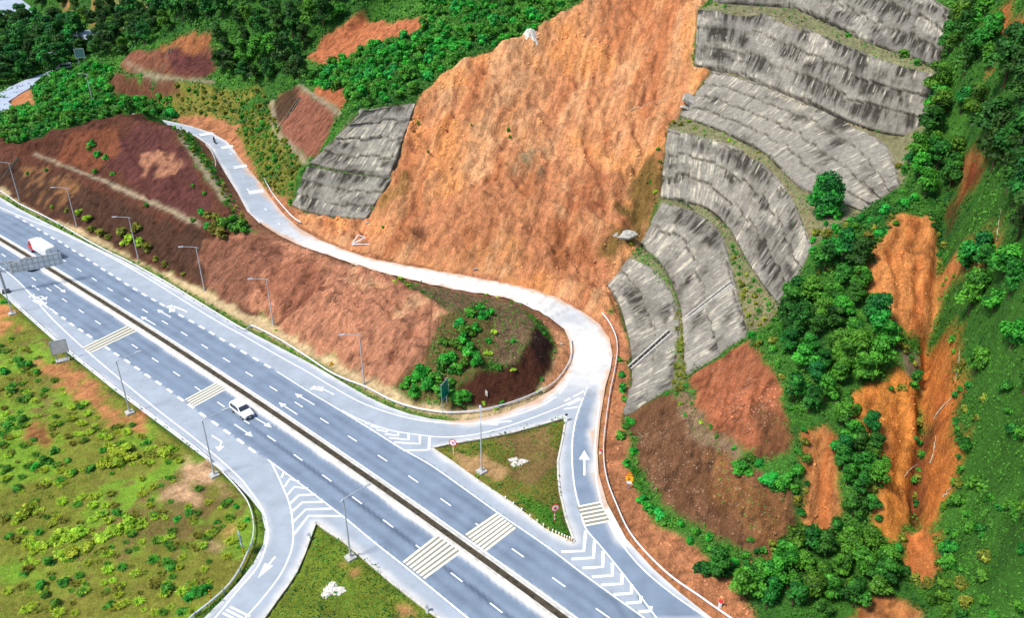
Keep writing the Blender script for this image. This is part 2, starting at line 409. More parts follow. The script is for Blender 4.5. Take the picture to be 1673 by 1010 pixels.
def hits(pts, step=None):
    """outline on the terrain, from photo positions"""
    out = []
    for a, b in zip(pts, pts[1:]+pts[:1]):
        n = max(1, int(math.hypot(b[0]-a[0], b[1]-a[1])/30))
        for i in range(n): out.append(hit(a[0]+(b[0]-a[0])*i/n, a[1]+(b[1]-a[1])*i/n))
    return np.array(out)
# ================================================================== ground cover zones (outlines on the terrain)
K = .86
COL = np.zeros((NY, NX, 3)); COL[:] = lin(56, 98, 34, K)
VEG = np.ones((NY, NX))               # how much undergrowth
AMP = np.full((NY, NX), .35)
RILL = np.zeros((NY, NX))
SOIL = np.zeros((NY, NX))             # soil roughness for the bump
jx = fbm(XX/3.1, YY/3.1, 3, 3)*1.5; jy = fbm(XX/3.1, YY/3.1, 9, 3)*1.5
fine = fbm(XX/1.6, YY/1.6, 21, 4); mid = fbm(XX/7, YY/7, 31, 4); big = fbm(XX/22, YY/22, 41, 3)
def zone(pts, rgb=None, veg=None, amp=None, rill=None, soil=None, jit=1.0, soft=1, world=None, thr=None):
    P = hits(pts) if world is None else world
    m = inpoly(XX+jx*jit, YY+jy*jit, P).astype(float)
    if thr is not None: m *= sstep(thr, thr+.15, fine*.6+mid*.5)
    if soft: m = blur(m, soft)
    if rgb is not None: COL[:] = COL*(1-m[..., None])+np.array(lin(*rgb, K))*m[..., None]
    for A, v in ((VEG, veg), (AMP, amp), (RILL, rill), (SOIL, soil)):
        if v is not None: A[:] = A*(1-m)+v*m
    return m
far_m = sstep(240, 300, YY)
# near field left of the highway
FIELD = [(-150, 330), (-60, 432), (0, 484), (30, 510), (86, 560), (111, 583), (143, 608), (190, 646), (241, 685), (279, 713), (317, 743), (352, 770), (384, 797), (405, 820), (424, 842), (429, 866), (426, 890), (410, 921), (385, 952), (357, 982), (330, 1009), (280, 1080), (-400, 1100), (-500, 700)]
fw = np.array([at(u, v, -.5) for u, v in FIELD])
fm = zone(FIELD, (128, 128, 52), .35, .16, 0, .2, world=fw, jit=.2)
COL[:] = COL*(1-(fm*sstep(-.05, .25, mid))[..., None])+np.array(lin(118, 152, 48, K))*(fm*sstep(-.05, .25, mid))[..., None]
COL[:] = COL*(1-(fm*sstep(.15, .4, fine*.6+big))[..., None])+np.array(lin(118, 98, 58, K))*(fm*sstep(.15, .4, fine*.6+big))[..., None]
for pts, c in ((Z5([(150, 345), (240, 325), (330, 350), (420, 400), (500, 450), (560, 520), (640, 545), (740, 600), (800, 690), (640, 735), (580, 690), (500, 610), (400, 540), (340, 490), (250, 430)]), (190, 128, 82)),
               (Z6([(800, 370), (880, 320), (960, 270), (970, 190), (1020, 160), (1100, 215), (1200, 300), (1190, 370), (1100, 425), (1010, 430), (930, 395)]), (205, 165, 125)),
               ([(-60, 500), (5, 500), (30, 512), (42, 532), (20, 548), (-60, 545)], (200, 135, 85)), ([(50, 690), (95, 690), (100, 715), (60, 735), (40, 715)], (150, 100, 60)),
               (Z6([(1040, 640), (1130, 610), (1200, 650), (1120, 690), (1050, 680)]), (165, 138, 98)), (Z6([(1210, 480), (1260, 500), (1270, 560), (1250, 640), (1220, 600)]), (185, 145, 85))):
    m = zone(pts, c, .0, .1, 0, .7, jit=1.6, soft=2, thr=-.22)
# islands
for I, c in ((ISL[0], (122, 112, 50)), (ISL[1], (110, 126, 42))):
    m = zone(None, c, .5, .05, 0, .2, world=np.array(I), jit=0, soft=0)
zone(Z7([(1010, 200), (1100, 240), (1180, 230), (1280, 290), (1270, 360), (1200, 350), (1110, 310), (1020, 250)]), (186, 148, 100), 0, None, None, .5, jit=.8)
zone(Z7([(1180, 150), (1500, 80), (1510, 300), (1420, 380), (1300, 320), (1320, 200)]), (135, 110, 68), .25, None, None, .3, jit=1.2)
zone(Z7([(1300, 410), (1540, 480), (1560, 560), (1590, 630), (1450, 560)]), (70, 130, 35), 1.2, None, None, .1, jit=.6)
for q in (Z7([(450, 740), (490, 740), (490, 775), (450, 770)]), Z7([(500, 790), (550, 760), (560, 800), (520, 830)]), Z7([(735, 950), (790, 930), (850, 1000), (760, 1005)])):
    zone(q, (176, 128, 82), 0, None, None, .5, jit=.5)
# verge between the highway and the cut
verge = list(zip(far_edge[:19], [0]*19))
VP = [at(*p, .2) for p in far_edge[:26]]+[hit(u, v) for u, v in Z4([(1512, 500), (1490, 600), (1440, 680), (1380, 715), (1250, 765), (1100, 790)])]+[at(u, v, .5) for u, v in foot[::-1]]
zone(None, (205, 180, 136), .05, .06, 0, .6, world=np.array(VP), jit=.25)
d = dline(XX, YY, OUT_D)
fe_line = [on_road(*p) for p in far_edge[:19]]
m = blur(((dline(XX, YY, fe_line) < 1.0+.5*fine)).astype(float), 1)
COL[:] = COL*(1-m[..., None])+np.array(lin(88, 118, 40, K))*m[..., None]; VEG[:] = np.maximum(VEG, m*.7)
# roadside dirt along the ramp loop and the right road
zone([(922, 545), (935, 556), (940, 580), (930, 610), (905, 640), (884, 633), (903, 602), (909, 566), (897, 538), (880, 515), (905, 520)], (198, 140, 98), .05, .1, 0, .8, jit=.4)
zone([(1001, 490), (1012, 505), (1024, 560), (1030, 640), (1018, 690), (1030, 740), (1030, 790), (1075, 860), (1150, 905), (1210, 965), (1270, 1060), (1200, 1060), (1150, 1004), (1067, 935), (1020, 885), (988, 823), (974, 775), (974, 735), (980, 685), (990, 630), (1000, 580)], (186, 124, 84), .1, .12, 0, .9, jit=.5)
# cut slopes, left
zone([(-150, 190), (0, 205), (30, 235), (100, 212), (150, 198), (200, 186), (275, 205), (300, 238), (366, 330), (400, 372), (410, 400), (420, 521), (373, 496), (335, 478), (283, 452), (226, 426), (180, 398), (123, 372), (67, 349), (31, 326), (0, 305), (-150, 240)], (100, 62, 46), .12, .4, .5, 1, jit=.8)
zone([(225, 200), (275, 210), (330, 300), (350, 340), (300, 355), (220, 300), (170, 270), (190, 230)], (98, 58, 52), 0, .4, .5, 1, jit=1)
zone([(110, 225), (195, 200), (190, 250), (150, 285), (90, 262)], (128, 76, 52), .1, None, None, 1, jit=1.4)
zone([(235, 250), (265, 240), (300, 275), (270, 290), (230, 290)], (172, 120, 92), 0, None, None, 1, jit=1.2, thr=-.2)
zone([(0, 262), (110, 290), (330, 385), (400, 430), (360, 480), (240, 420), (140, 372), (30, 318), (-60, 280)], (84, 58, 44), .1, .5, .5, 1, jit=1)
zone([(30, 265), (90, 275), (130, 310), (100, 350), (50, 320)], (138, 98, 64), .1, None, None, 1, jit=1.5, thr=-.15)
for L_, c_ in ((ramp_left[:-4], (150, 104, 76)), (ramp_right[5:], (196, 132, 92))):
    W_ = np.array([on_road(*p) for p in L_]); m = np.zeros(XX.shape); S = (slice(*np.searchsorted(GY, (90, 245))), slice(*np.searchsorted(GX, (-100, 40))))
    m[S] = dline(XX[S]+jx[S]*.4, YY[S]+jy[S]*.4, W_) < 3.2; m = blur(m, 1)
    COL[:] = COL*(1-m[..., None])+np.array(lin(*c_, K))*m[..., None]; VEG[:] = VEG*(1-m)+.08*m; SOIL[:] = SOIL*(1-m)+.8*m
# hillock
zone([(330, 400), (404, 382), (455, 388), (520, 418), (640, 455), (755, 520), (720, 590), (690, 640), (640, 640), (588, 615), (541, 588), (491, 561), (450, 531), (400, 501), (340, 476)], (192, 132, 100), 0, .8, 2.0, 1, jit=.9)
zone([(330, 400), (420, 385), (480, 420), (420, 460), (380, 500), (330, 470)], (142, 94, 72), 0, .6, 1.2, 1, jit=1.5)
zone([(570, 440), (650, 468), (740, 520), (720, 545), (650, 530), (600, 490)], (204, 158, 118), 0, .5, 1.6, 1, jit=2.2, thr=-.05)
zone([(440, 430), (520, 430), (540, 470), (470, 520), (430, 490)], (160, 104, 78), 0, .7, .7, 1, jit=1.5)
zone([(660, 462), (760, 480), (850, 500), (876, 530), (872, 560), (835, 597), (790, 580), (755, 520), (700, 487)], (126, 102, 76), .35, .25, .1, .8, jit=.7)
zone([(876, 535), (900, 560), (902, 605), (870, 645), (820, 665), (770, 668), (740, 640), (790, 600), (834, 600), (871, 560)], (84, 50, 36), .05, .5, .4, 1, jit=.5)
zone([(880, 540), (905, 565), (898, 600), (876, 590), (868, 570)], (50, 32, 24), .0, .4, .4, 1, jit=.5)
zone([(690, 600), (720, 520), (790, 490), (810, 540), (800, 590), (740, 640), (770, 668), (720, 672), (640, 640)], (104, 88, 52), .45, .3, .3, .6, jit=1)
# valley and far hillsides
zone([(180, 150), (260, 160), (285, 195), (400, 195), (390, 170), (440, 160), (400, 145), (300, 135), (280, 140)], (122, 116, 50), .55, .5, .3, .4, jit=1)
zone([(280, 192), (330, 190), (395, 200), (405, 245), (430, 290), (470, 340), (485, 365), (450, 335), (405, 270), (370, 228), (300, 203)], (182, 122, 84), .05, .15, .1, .9, jit=.6)
zone([(185, 125), (280, 132), (300, 160), (240, 165), (180, 155), (150, 150)], (118, 78, 56), .15, .4, .4, 1, jit=1.2)
zone([(195, 116), (200, 100), (240, 84), (300, 72), (345, 78), (358, 95), (350, 118), (300, 130), (240, 120)], (134, 86, 64), .1, .5, .6, 1, jit=1)
zone([(275, 82), (310, 78), (350, 98), (340, 125), (285, 125)], (106, 62, 56), .0, .5, .6, 1, jit=.7)
zone([(260, 75), (310, 50), (345, 55), (330, 85)], (168, 108, 68), .2, .5, .4, 1, jit=1.4)
zone([(500, 95), (520, 65), (560, 40), (600, 22), (640, 35), (690, 25), (690, 45), (600, 75), (560, 95), (520, 112)], (190, 116, 76), .02, .5, .8, 1, jit=1)
zone([(400, 195), (425, 165), (450, 165), (452, 215), (498, 262), (480, 300), (478, 340), (430, 300), (400, 245), (385, 215)], (116, 112, 46), .7, .5, .3, .4, jit=.8)
zone([(455, 150), (490, 145), (555, 185), (520, 250), (500, 258), (470, 235), (452, 205)], (150, 96, 74), .02, .4, .6, 1, jit=.7)
zone([(445, 160), (480, 140), (490, 165), (465, 200), (450, 200)], (88, 66, 46), .2, .4, .5, 1, jit=1)
zone([(510, 145), (550, 135), (570, 150), (560, 180), (520, 160)], (186, 112, 72), .05, .3, .4, 1, jit=.8)
zone([(145, 40), (150, 0), (178, 0), (165, 35)], (182, 130, 84), .1, .4, .5, 1, jit=1)
zone([(160, 30), (185, 0), (260, 0), (235, 40), (190, 55)], (128, 132, 78), .4, .5, .5, .6, jit=1)
zone([(105, -20), (125, -20), (120, 20), (106, 18)], (170, 120, 80), .2, .4, .5, 1, jit=1)
zone([(18, 155), (50, 145), (58, 165), (55, 182), (25, 184), (12, 172)], (196, 130, 86), .05, .2, 0, 1, jit=.6)
# the landslide
LS = [(679, 168), (690, 148), (760, 98), (860, 58), (910, 24), (960, -4), (970, -60), (1190, -60), (1150, 5), (1138, 20), (1132, 108), (1160, 112), (1112, 188), (1090, 212), (1075, 322), (1050, 400), (1000, 470), (1010, 500), (980, 522), (957, 508), (905, 480), (800, 452), (684, 434), (566, 407), (489, 370), (480, 345), (540, 358), (598, 362), (640, 293)]
lm = zone(LS, (214, 150, 102), 0, 1.0, 1.0, 1, jit=.5)
def blend(m, rgb):
    COL[:] = COL*(1-m[..., None])+np.array(lin(*rgb, K))*m[..., None]
ax, ay = .94, -.35                      # across / down the slide
ra = XX*ax+YY*ay; rl = XX*.35+YY*.94
streak = fbm(ra/3.2+mid*.8, rl/16, 61, 4); streak2 = fbm(ra/1.1+mid*.9, rl/7, 71, 3)
blend(lm*sstep(.02, .4, streak)*.8, (196, 122, 78)); blend(lm*sstep(.05, .42, -streak)*.85, (226, 170, 122)); blend(lm*sstep(.12, .45, streak2)*.55, (200, 130, 90))
blend(lm*sstep(.1, .4, mid+.3*big)*.5, (220, 150, 86))
for p, c, t in (([(640, 380), (760, 300), (900, 270), (1000, 300), (1010, 400), (980, 470), (800, 430), (680, 420)], (200, 134, 92), -.25), ([(1040, 300), (1078, 215), (1080, 320), (1050, 400), (1000, 440), (985, 400)], (120, 94, 50), -.3),
                ([(640, 300), (680, 280), (660, 330), (610, 360)], (150, 112, 62), -.3), ([(850, 255), (880, 250), (878, 290), (852, 285)], (150, 128, 96), -.3), ([(960, 260), (1000, 300), (960, 360), (920, 330)], (174, 108, 72), -.25),
                ([(880, 370), (960, 330), (980, 420), (900, 440)], (166, 104, 66), -.1), ([(655, 360), (705, 365), (695, 395), (655, 395)], (110, 70, 48), -.2), ([(750, 395), (860, 400), (850, 440), (760, 430)], (214, 150, 96), -.2)):
    zone(p, c, None, None, None, None, jit=2.2, soft=3, thr=t)
# benches, walls and slopes on the right
for k, (b, t) in WALL.items():
    zone(None, (126, 112, 92), .1, .05, 0, .5, world=np.array([at(*p) for p in b+t[::-1]]), jit=0)
zone([(1018, 685), (1097, 640), (1125, 690), (1200, 745), (1270, 790), (1300, 800), (1310, 890), (1240, 910), (1110, 850), (1060, 800), (1035, 720)], (118, 82, 56), .14, .5, 1.1, 1, jit=.7)
zone([(1160, 740), (1290, 800), (1310, 890), (1230, 880), (1150, 800)], (134, 92, 56), .3, None, None, 1, jit=1.5)
zone([(1122, 618), (1222, 556), (1265, 620), (1285, 690), (1230, 735), (1180, 720), (1140, 680)], (172, 104, 70), .02, .35, 1.0, 1, jit=.6)
zone([(1230, 640), (1290, 690), (1300, 745), (1240, 750)], (128, 84, 54), .25, .4, .5, 1, jit=1)
zone([(1100, 640), (1120, 640), (1150, 690), (1205, 728), (1225, 745), (1195, 752), (1150, 728), (1115, 690)], (142, 116, 88), .3, .1, 0, .7, jit=.5)
zone([(1100, 510), (1118, 510), (1120, 610), (1115, 640), (1097, 632), (1108, 560)], (138, 122, 84), .6, .1, 0, .5, jit=.2)
zone([(1200, 430), (1240, 470), (1275, 515), (1240, 545), (1215, 500)], (126, 122, 58), .8, .1, 0, .3, jit=.3)
zone([(1295, 330), (1320, 350), (1330, 400), (1310, 345), (1270, 290)], (168, 112, 80), .2, .1, 0, .6, jit=.3)
for lo, up, vg in (('b', 'c', .3), ('c', 'd', .22), ('d', 'e', .1), ('e', 'f', .25), ('a', 'b', .5)):
    P = np.array([at(*p) for p in WALL[lo][1]+WALL[up][0][::-1]]); m = blur((inpoly(XX, YY, P) | (dline(XX, YY, P) < .5)).astype(float), 1)
    blend(m*.75, (146, 136, 104)); VEG[:] = VEG*(1-m)+(vg+.12)*m; AMP[:] = AMP*(1-m)+.06*m; SOIL[:] = SOIL*(1-m)+.6*m
# muddy scars and the gully on the right hill
for p, c in (([(1455, 362), (1490, 350), (1515, 352), (1530, 380), (1545, 430), (1540, 470), (1520, 530), (1505, 560), (1465, 545), (1430, 510), (1408, 455), (1412, 430)], (206, 134, 76)),
             ([(1540, 410), (1580, 398), (1630, 385), (1640, 400), (1600, 425), (1570, 450), (1545, 450)], (206, 132, 74)),
             ([(1510, 545), (1550, 530), (1560, 570), (1562, 640), (1570, 690), (1575, 720), (1565, 760), (1555, 800), (1535, 850), (1510, 850), (1505, 780), (1520, 700), (1505, 640), (1500, 580)], (205, 124, 60)),
             ([(1375, 650), (1430, 630), (1470, 600), (1500, 640), (1505, 720), (1500, 800), (1480, 860), (1465, 885), (1430, 880), (1425, 840), (1445, 760), (1400, 690)], (206, 132, 62)),
             ([(1480, 870), (1510, 850), (1535, 880), (1536, 930), (1510, 960), (1475, 930)], (202, 120, 64)),
             ([(1318, 705), (1345, 700), (1372, 715), (1368, 800), (1370, 840), (1340, 885), (1310, 870), (1312, 800)], (188, 122, 72)),
             ([(1205, 925), (1270, 905), (1310, 895), (1300, 920), (1240, 945), (1210, 948)], (180, 110, 60)), ([(1400, 985), (1450, 965), (1500, 990), (1500, 1040), (1380, 1040)], (172, 112, 66)),
             ([(1622, 20), (1640, 15), (1673, 40), (1673, 75), (1640, 90), (1620, 100)], (184, 110, 62)), ([(1550, 265), (1600, 255), (1605, 290), (1570, 330), (1552, 300)], (122, 62, 34)), ([(1545, 330), (1560, 330), (1555, 370), (1548, 368)], (90, 46, 30))):
    m = zone(p, c, .0, .45, .7, .8, jit=.8)
    blend(m*sstep(.1, .4, streak2)*.6, (176, 98, 50)); blend(m*sstep(.1, .45, -streak)*.5, (216, 150, 86))
zone([(1468, 565), (1500, 580), (1505, 640), (1480, 610)], (128, 116, 92), .1, None, None, .6, jit=.6)
zone([(1500, 690), (1520, 690), (1520, 800), (1500, 850), (1490, 850)], (126, 70, 42), .1, .6, .6, 1, jit=.8)
# gravelly benches of the left hill
zone([(57, 246), (110, 270), (200, 305), (325, 362), (330, 374), (250, 336), (150, 291), (55, 252)], (168, 150, 122), .05, .05, 0, .7, jit=.15)
zone([(272, 204), (284, 206), (356, 298), (376, 328), (364, 330), (320, 266), (298, 236)], (150, 136, 110), .08, .05, 0, .7, jit=.15)
for q in ([(440, 166), (447, 163), (455, 212), (500, 258), (506, 270), (496, 268), (470, 240), (446, 216)], [(484, 140), (492, 138), (558, 180), (556, 190), (520, 166)], [(183, 123), (240, 119), (300, 128), (352, 131), (352, 137), (240, 127)]):
    zone(q, (152, 138, 112), .05, .05, 0, .6, jit=.15)

# soil and grass tone variety that belongs to the ground itself
gv = (1+.20*mid+.16*fine)[..., None]
COL *= np.clip(gv, .55, 1.5)
crack = np.abs(fbm(XX/2.6+mid, YY/2.6, 91, 3)); dk = (SOIL*(1-lm)*sstep(.10, .02, crack)*.45)[..., None]
COL *= 1-dk

# ------------------------------------------------------------------ pavement mask and final heights
PAV = inpoly(XX, YY, OUT_D)
for I in ISL_D: PAV &= ~inpoly(XX, YY, I)
dist = np.full(XX.shape, 99.0)
nearm = (XX > -200) & (XX < 60) & (YY > 40) & (YY < 300)
dist[nearm] = dline(XX[nearm], YY[nearm], OUT_D+[OUT_D[0]])
for I in ISL_D: dist[nearm] = np.minimum(dist[nearm], dline(XX[nearm], YY[nearm], I+[I[0]]))
calm = sstep(.5, 4.5, dist)
lump = fbm(XX/5.5, YY/5.5, 101, 5); rug = fbm(XX/1.5, YY/1.5, 111, 3); rid = 1-2*np.abs(fbm(ra/5.0+1.1*mid+.4*big, rl/12+.6*mid, 121, 5))
rid2 = 1-2*np.abs(fbm(XX/2.4+.6*lump, YY/2.4, 131, 3))
ZG = ZG+calm*(AMP*(1.5*lump+.8*rug)+RILL*(lm*(.42*rid+.3*rid2+.35*rug)+(1-lm)*.38*rid2))
def carve(px, w, dpt):
    L = [hit(u, v, ZS) for u, v in px]; L = np.array(smooth_line([np.array((p[0], p[1], 0)) for p in L], 1.0))
    x0, y0 = L[:, :2].min(0)-w*2; x1, y1 = L[:, :2].max(0)+w*2
    i0, i1 = np.searchsorted(GX, (x0, x1)); j0, j1 = np.searchsorted(GY, (y0, y1)); S = (slice(j0, j1), slice(i0, i1))
    d_ = dline(XX[S]+.5*jx[S], YY[S]+.5*jy[S], L); ZG[S] = ZG[S]-dpt*sstep(w, .1, d_)*(.6+.8*np.abs(mid[S]))*calm[S]
for px, w, q in (([(1600, 255), (1575, 300), (1553, 345), (1540, 430), (1532, 520), (1520, 575)], 2.0, 2.2), ([(1520, 575), (1512, 640), (1508, 720), (1505, 790), (1500, 850)], 1.5, 2.4), ([(1640, 395), (1590, 415), (1548, 448), (1535, 500)], 1.5, 1.2),
                ([(1470, 380), (1462, 430), (1470, 500)], .9, .7), ([(1500, 370), (1500, 430), (1495, 520)], .8, .7), ([(1460, 620), (1475, 700), (1465, 780)], .9, .8), ([(1345, 715), (1342, 780), (1338, 850)], .8, .6), ([(1540, 560), (1545, 620), (1550, 690)], .8, .7),
                (Z4([(345, 200), (300, 240), (270, 275), (180, 380)]), 1.1, 1.3), (Z4([(350, 120), (290, 170), (240, 230), (200, 330)]), .9, .9), (Z4([(820, 430), (760, 480), (730, 540), (715, 590)]), 1.0, 1.3), (Z4([(540, 170), (600, 260), (690, 340), (760, 430)]), .8, .5), (Z4([(60, 130), (110, 220), (90, 300)]), .9, .8),
                (Z4([(350, 290), (420, 370), (520, 460), (600, 540)]), .9, .6), (Z4([(640, 190), (720, 280), (860, 360)]), .8, .5),
                ([(870, 100), (850, 160), (800, 230), (760, 300)], 1.3, .9), ([(1000, 60), (985, 150), (960, 230), (985, 300), (990, 360)], 1.5, 1.3), ([(960, 110), (930, 190), (900, 260), (890, 330), (860, 390)], 1.2, 1.0), ([(760, 140), (735, 200), (700, 270), (660, 330)], 1.2, 1.0), ([(1080, 60), (1060, 140), (1040, 210), (1050, 260), (1000, 330)], 1.2, .9),
                ([(1000, 250), (1040, 290), (1010, 340)], 1.0, .8), ([(800, 290), (760, 350), (720, 400)], 1.0, .8), ([(940, 300), (930, 360), (900, 420)], 1.3, 1.1), ([(680, 375), (700, 385), (690, 400)], 1.0, 1.2), ([(870, 380), (865, 410), (855, 435)], .8, .8),
                ([(200, 215), (230, 270), (250, 320)], 1.2, .8), ([(260, 215), (280, 270), (300, 330)], 1.0, .7), ([(150, 300), (160, 350), (180, 390)], 1.0, .7), ([(250, 345), (280, 400), (300, 440)], 1.0, .8), ([(1130, 680), (1160, 780), (1190, 870)], .8, .6), ([(1200, 600), (1190, 650), (1180, 700)], .8, .8), ([(1080, 700), (1090, 760), (1110, 820)], .8, .6), ([(1240, 610), (1235, 660), (1225, 710)], .8, .7)):
    carve(px, w, q)
under = PAV | ((dist < .45))
ZG[under] = ZS[under]-.30
ROADBED = np.array([[0]])
WB = {}
for k, (b, t) in WALL.items():
    P = np.array([at(*p) for p in b+t[::-1]]); m = inpoly(XX, YY, P)
    dw = dline(XX, YY, np.r_[P, P[:1]]) ; 
    q_ = np.linspace(0, 1, 50); B_ = np.array(smooth_line([at(*p) for p in b], .5)); T_ = np.array(smooth_line([at(*p) for p in t], .5))
    B_ = B_[(q_*(len(B_)-1)).astype(int)]; T_ = T_[(q_*(len(T_)-1)).astype(int)]
    G_ = (B_[None]*(1-np.linspace(0, 1, 24)[:, None, None])+T_[None]*np.linspace(0, 1, 24)[:, None, None]).reshape(-1, 3)
    X_ = XX[m]; Y_ = YY[m]; near_ = np.concatenate([G_[((G_[:, 0]-X_[i:i+800, None])**2+(G_[:, 1]-Y_[i:i+800, None])**2).argmin(1), 2] for i in range(0, len(X_), 800)])
    ZG[m] = np.minimum((ZS-.5-.5*sstep(0, 1.5, dw))[m], near_-.35-.9*sstep(0, 1.5, dw[m]))
TERR = ZG
def gz(x, y): return float(bil(TERR, x, y))

def ground_mat():
    m = bpy.data.materials.new('ground_soil_and_grass'); m.use_nodes = True
    N = m.node_tree.nodes; L = m.node_tree.links; b = N['Principled BSDF']
    b.inputs['Roughness'].default_value = .95; b.inputs['Specular IOR Level'].default_value = .12
    c = N.new('ShaderNodeAttribute'); c.attribute_name = 'tint'
    s = N.new('ShaderNodeAttribute'); s.attribute_name = 'soil'
    tc = N.new('ShaderNodeTexCoord')
    n1 = N.new('ShaderNodeTexNoise'); n1.inputs['Scale'].default_value = .9; n1.inputs['Detail'].default_value = 9; n1.inputs['Roughness'].default_value = .68
    n2 = N.new('ShaderNodeTexVoronoi'); n2.inputs['Scale'].default_value = 1.7
    L.new(tc.outputs['Object'], n1.inputs['Vector']); L.new(tc.outputs['Object'], n2.inputs['Vector'])
    mr = N.new('ShaderNodeMapRange'); mr.inputs[1].default_value = .3; mr.inputs[2].default_value = .7; mr.inputs[3].default_value = .70; mr.inputs[4].default_value = 1.32
    L.new(n1.outputs[0], mr.inputs[0])
    mx = N.new('ShaderNodeMix'); mx.data_type = 'RGBA'; mx.blend_type = 'MULTIPLY'; mx.inputs['Factor'].default_value = 1
    L.new(c.outputs['Color'], mx.inputs['A']); L.new(mr.outputs[0], mx.inputs['B']); L.new(mx.outputs['Result'], b.inputs['Base Color'])
    ad = N.new('ShaderNodeMath'); ad.operation = 'MULTIPLY_ADD'; ad.inputs[1].default_value = .25
    L.new(n2.outputs['Distance'], ad.inputs[0]); L.new(n1.outputs[0], ad.inputs[2])
    bp = N.new('ShaderNodeBump'); bp.inputs['Distance'].default_value = .55
    st = N.new('ShaderNodeMapRange'); st.inputs[3].default_value = .35; st.inputs[4].default_value = .95
    rc = N.new('ShaderNodeAttribute'); rc.attribute_name = 'rill'
    n3 = N.new('ShaderNodeTexNoise'); n3.inputs['Scale'].default_value = 1.15; n3.inputs['Detail'].default_value = 8; n3.inputs['Roughness'].default_value = .7
    L.new(rc.outputs['Vector'], n3.inputs['Vector'])
    n4 = N.new('ShaderNodeTexNoise'); n4.inputs['Scale'].default_value = 3.6; n4.inputs['Detail'].default_value = 6; n4.inputs['Roughness'].default_value = .75
    L.new(tc.outputs['Object'], n4.inputs['Vector'])
    m3 = N.new('ShaderNodeMapRange'); m3.inputs[1].default_value = .34; m3.inputs[2].default_value = .66; m3.inputs[3].default_value = .66; m3.inputs[4].default_value = 1.28
    L.new(n3.outputs[0], m3.inputs[0])
    m4 = N.new('ShaderNodeMix'); m4.data_type = 'FLOAT'; m4.inputs[2].default_value = 1; L.new(s.outputs['Fac'], m4.inputs[0]); L.new(m3.outputs[0], m4.inputs[3])
    m5 = N.new('ShaderNodeMapRange'); m5.inputs[1].default_value = .35; m5.inputs[2].default_value = .65; m5.inputs[3].default_value = .8; m5.inputs[4].default_value = 1.2
    L.new(n4.outputs[0], m5.inputs[0])
    mm = N.new('ShaderNodeMath'); mm.operation = 'MULTIPLY'; L.new(m4.outputs[0], mm.inputs[0]); L.new(m5.outputs[0], mm.inputs[1])
    mz = N.new('ShaderNodeMix'); mz.data_type = 'RGBA'; mz.blend_type = 'MULTIPLY'; mz.inputs['Factor'].default_value = 1
    L.new(mx.outputs['Result'], mz.inputs['A']); L.new(mm.outputs[0], mz.inputs['B']); L.new(mz.outputs['Result'], b.inputs['Base Color'])
    a3 = N.new('ShaderNodeMath'); a3.operation = 'MULTIPLY_ADD'; a3.inputs[1].default_value = .9; L.new(n3.outputs[0], a3.inputs[0]); L.new(ad.outputs[0], a3.inputs[2])
    a4 = N.new('ShaderNodeMath'); a4.operation = 'MULTIPLY_ADD'; a4.inputs[1].default_value = .35; L.new(n4.outputs[0], a4.inputs[0]); L.new(a3.outputs[0], a4.inputs[2])
    L.new(s.outputs['Fac'], st.inputs[0]); L.new(st.outputs[0], bp.inputs['Strength'])
    L.new(a4.outputs[0], bp.inputs['Height']); L.new(bp.outputs[0], b.inputs['Normal'])
    return m
quads = np.stack([(np.arange(NY-1)[:, None]*NX+np.arange(NX-1)).ravel()+k for k in (0, 1, NX+1, NX)], 1)
ground = new_mesh('ground', np.c_[XX.ravel(), YY.ravel(), ZG.ravel()], quads, ground_mat(), smooth=True)
attr(ground.data, 'tint', COL.reshape(-1, 3)); attr(ground.data, 'soil', SOIL.ravel())
hill_ = blur(((XX < -14) & (lm < .3)).astype(float), 2) > .5
wx = XX+.9*mid; wy = YY+.9*fbm(XX/7+40, YY/7, 37, 4)
RA = np.where(hill_, .63*wx-.78*wy, wx*ax+wy*ay); RL = np.where(hill_, .78*wx+.63*wy, wx*.35+wy*.94)
attr(ground.data, 'rill', np.stack([RA.ravel(), RL.ravel()*.16, ZG.ravel()*0], 1))
tag(ground, kind='structure')

# ================================================================== pavement
def pave():
    pts = [p[:2] for p in OUT_D]; edges = [(i, (i+1) % len(pts)) for i in range(len(pts))]
    for I in ISL_D:
        n = len(pts); pts += [p[:2] for p in I]; edges += [(n+i, n+(i+1) % len(I)) for i in range(len(I))]
    nb = len(pts)
    gx, gy = np.meshgrid(np.arange(-150, 40, .45), np.arange(55, 240, .45)); gx[1::2] += .22
    gx = gx.ravel(); gy = gy.ravel()
    m = inpoly(gx, gy, OUT_D)
    for I in ISL_D: m &= ~inpoly(gx, gy, I)
    gx = gx[m]; gy = gy[m]; dd = dline(gx, gy, OUT_D+[OUT_D[0]])
    for I in ISL_D: dd = np.minimum(dd, dline(gx, gy, I+[I[0]]))
    gx = gx[dd > .4]; gy = gy[dd > .4]
    pts += list(zip(gx, gy))
    v, e, f, *_ = delaunay_2d_cdt([Vector(map(float, p)) for p in pts], edges, [], 0, 1e-4)
    V = np.array([tuple(q) for q in v]); F = np.array([t for t in f if len(t) == 3])
    c = V[F].mean(1); m = inpoly(c[:, 0], c[:, 1], OUT_D)
    for I in ISL_D: m &= ~inpoly(c[:, 0], c[:, 1], I)
    F = F[m]
    Z = np.array([road_z(x, y) for x, y in V])
    return np.c_[V, Z], F
PV, PF = pave()
def Wl(pts): return np.array([on_road(*p) for p in pts])
MED = Z5([(-60, -90), (240, -130), (450, 2), (640, 108), (830, 243), (1100, 425), (1340, 572), (1578, 727)])[2:]+Z7([(330, 152), (560, 305), (830, 478), (1000, 615), (1290, 825), (1500, 985), (1640, 1095)])
MED = [(-120, 322), (-40, 368), (40, 414), (85, 441)]+MED
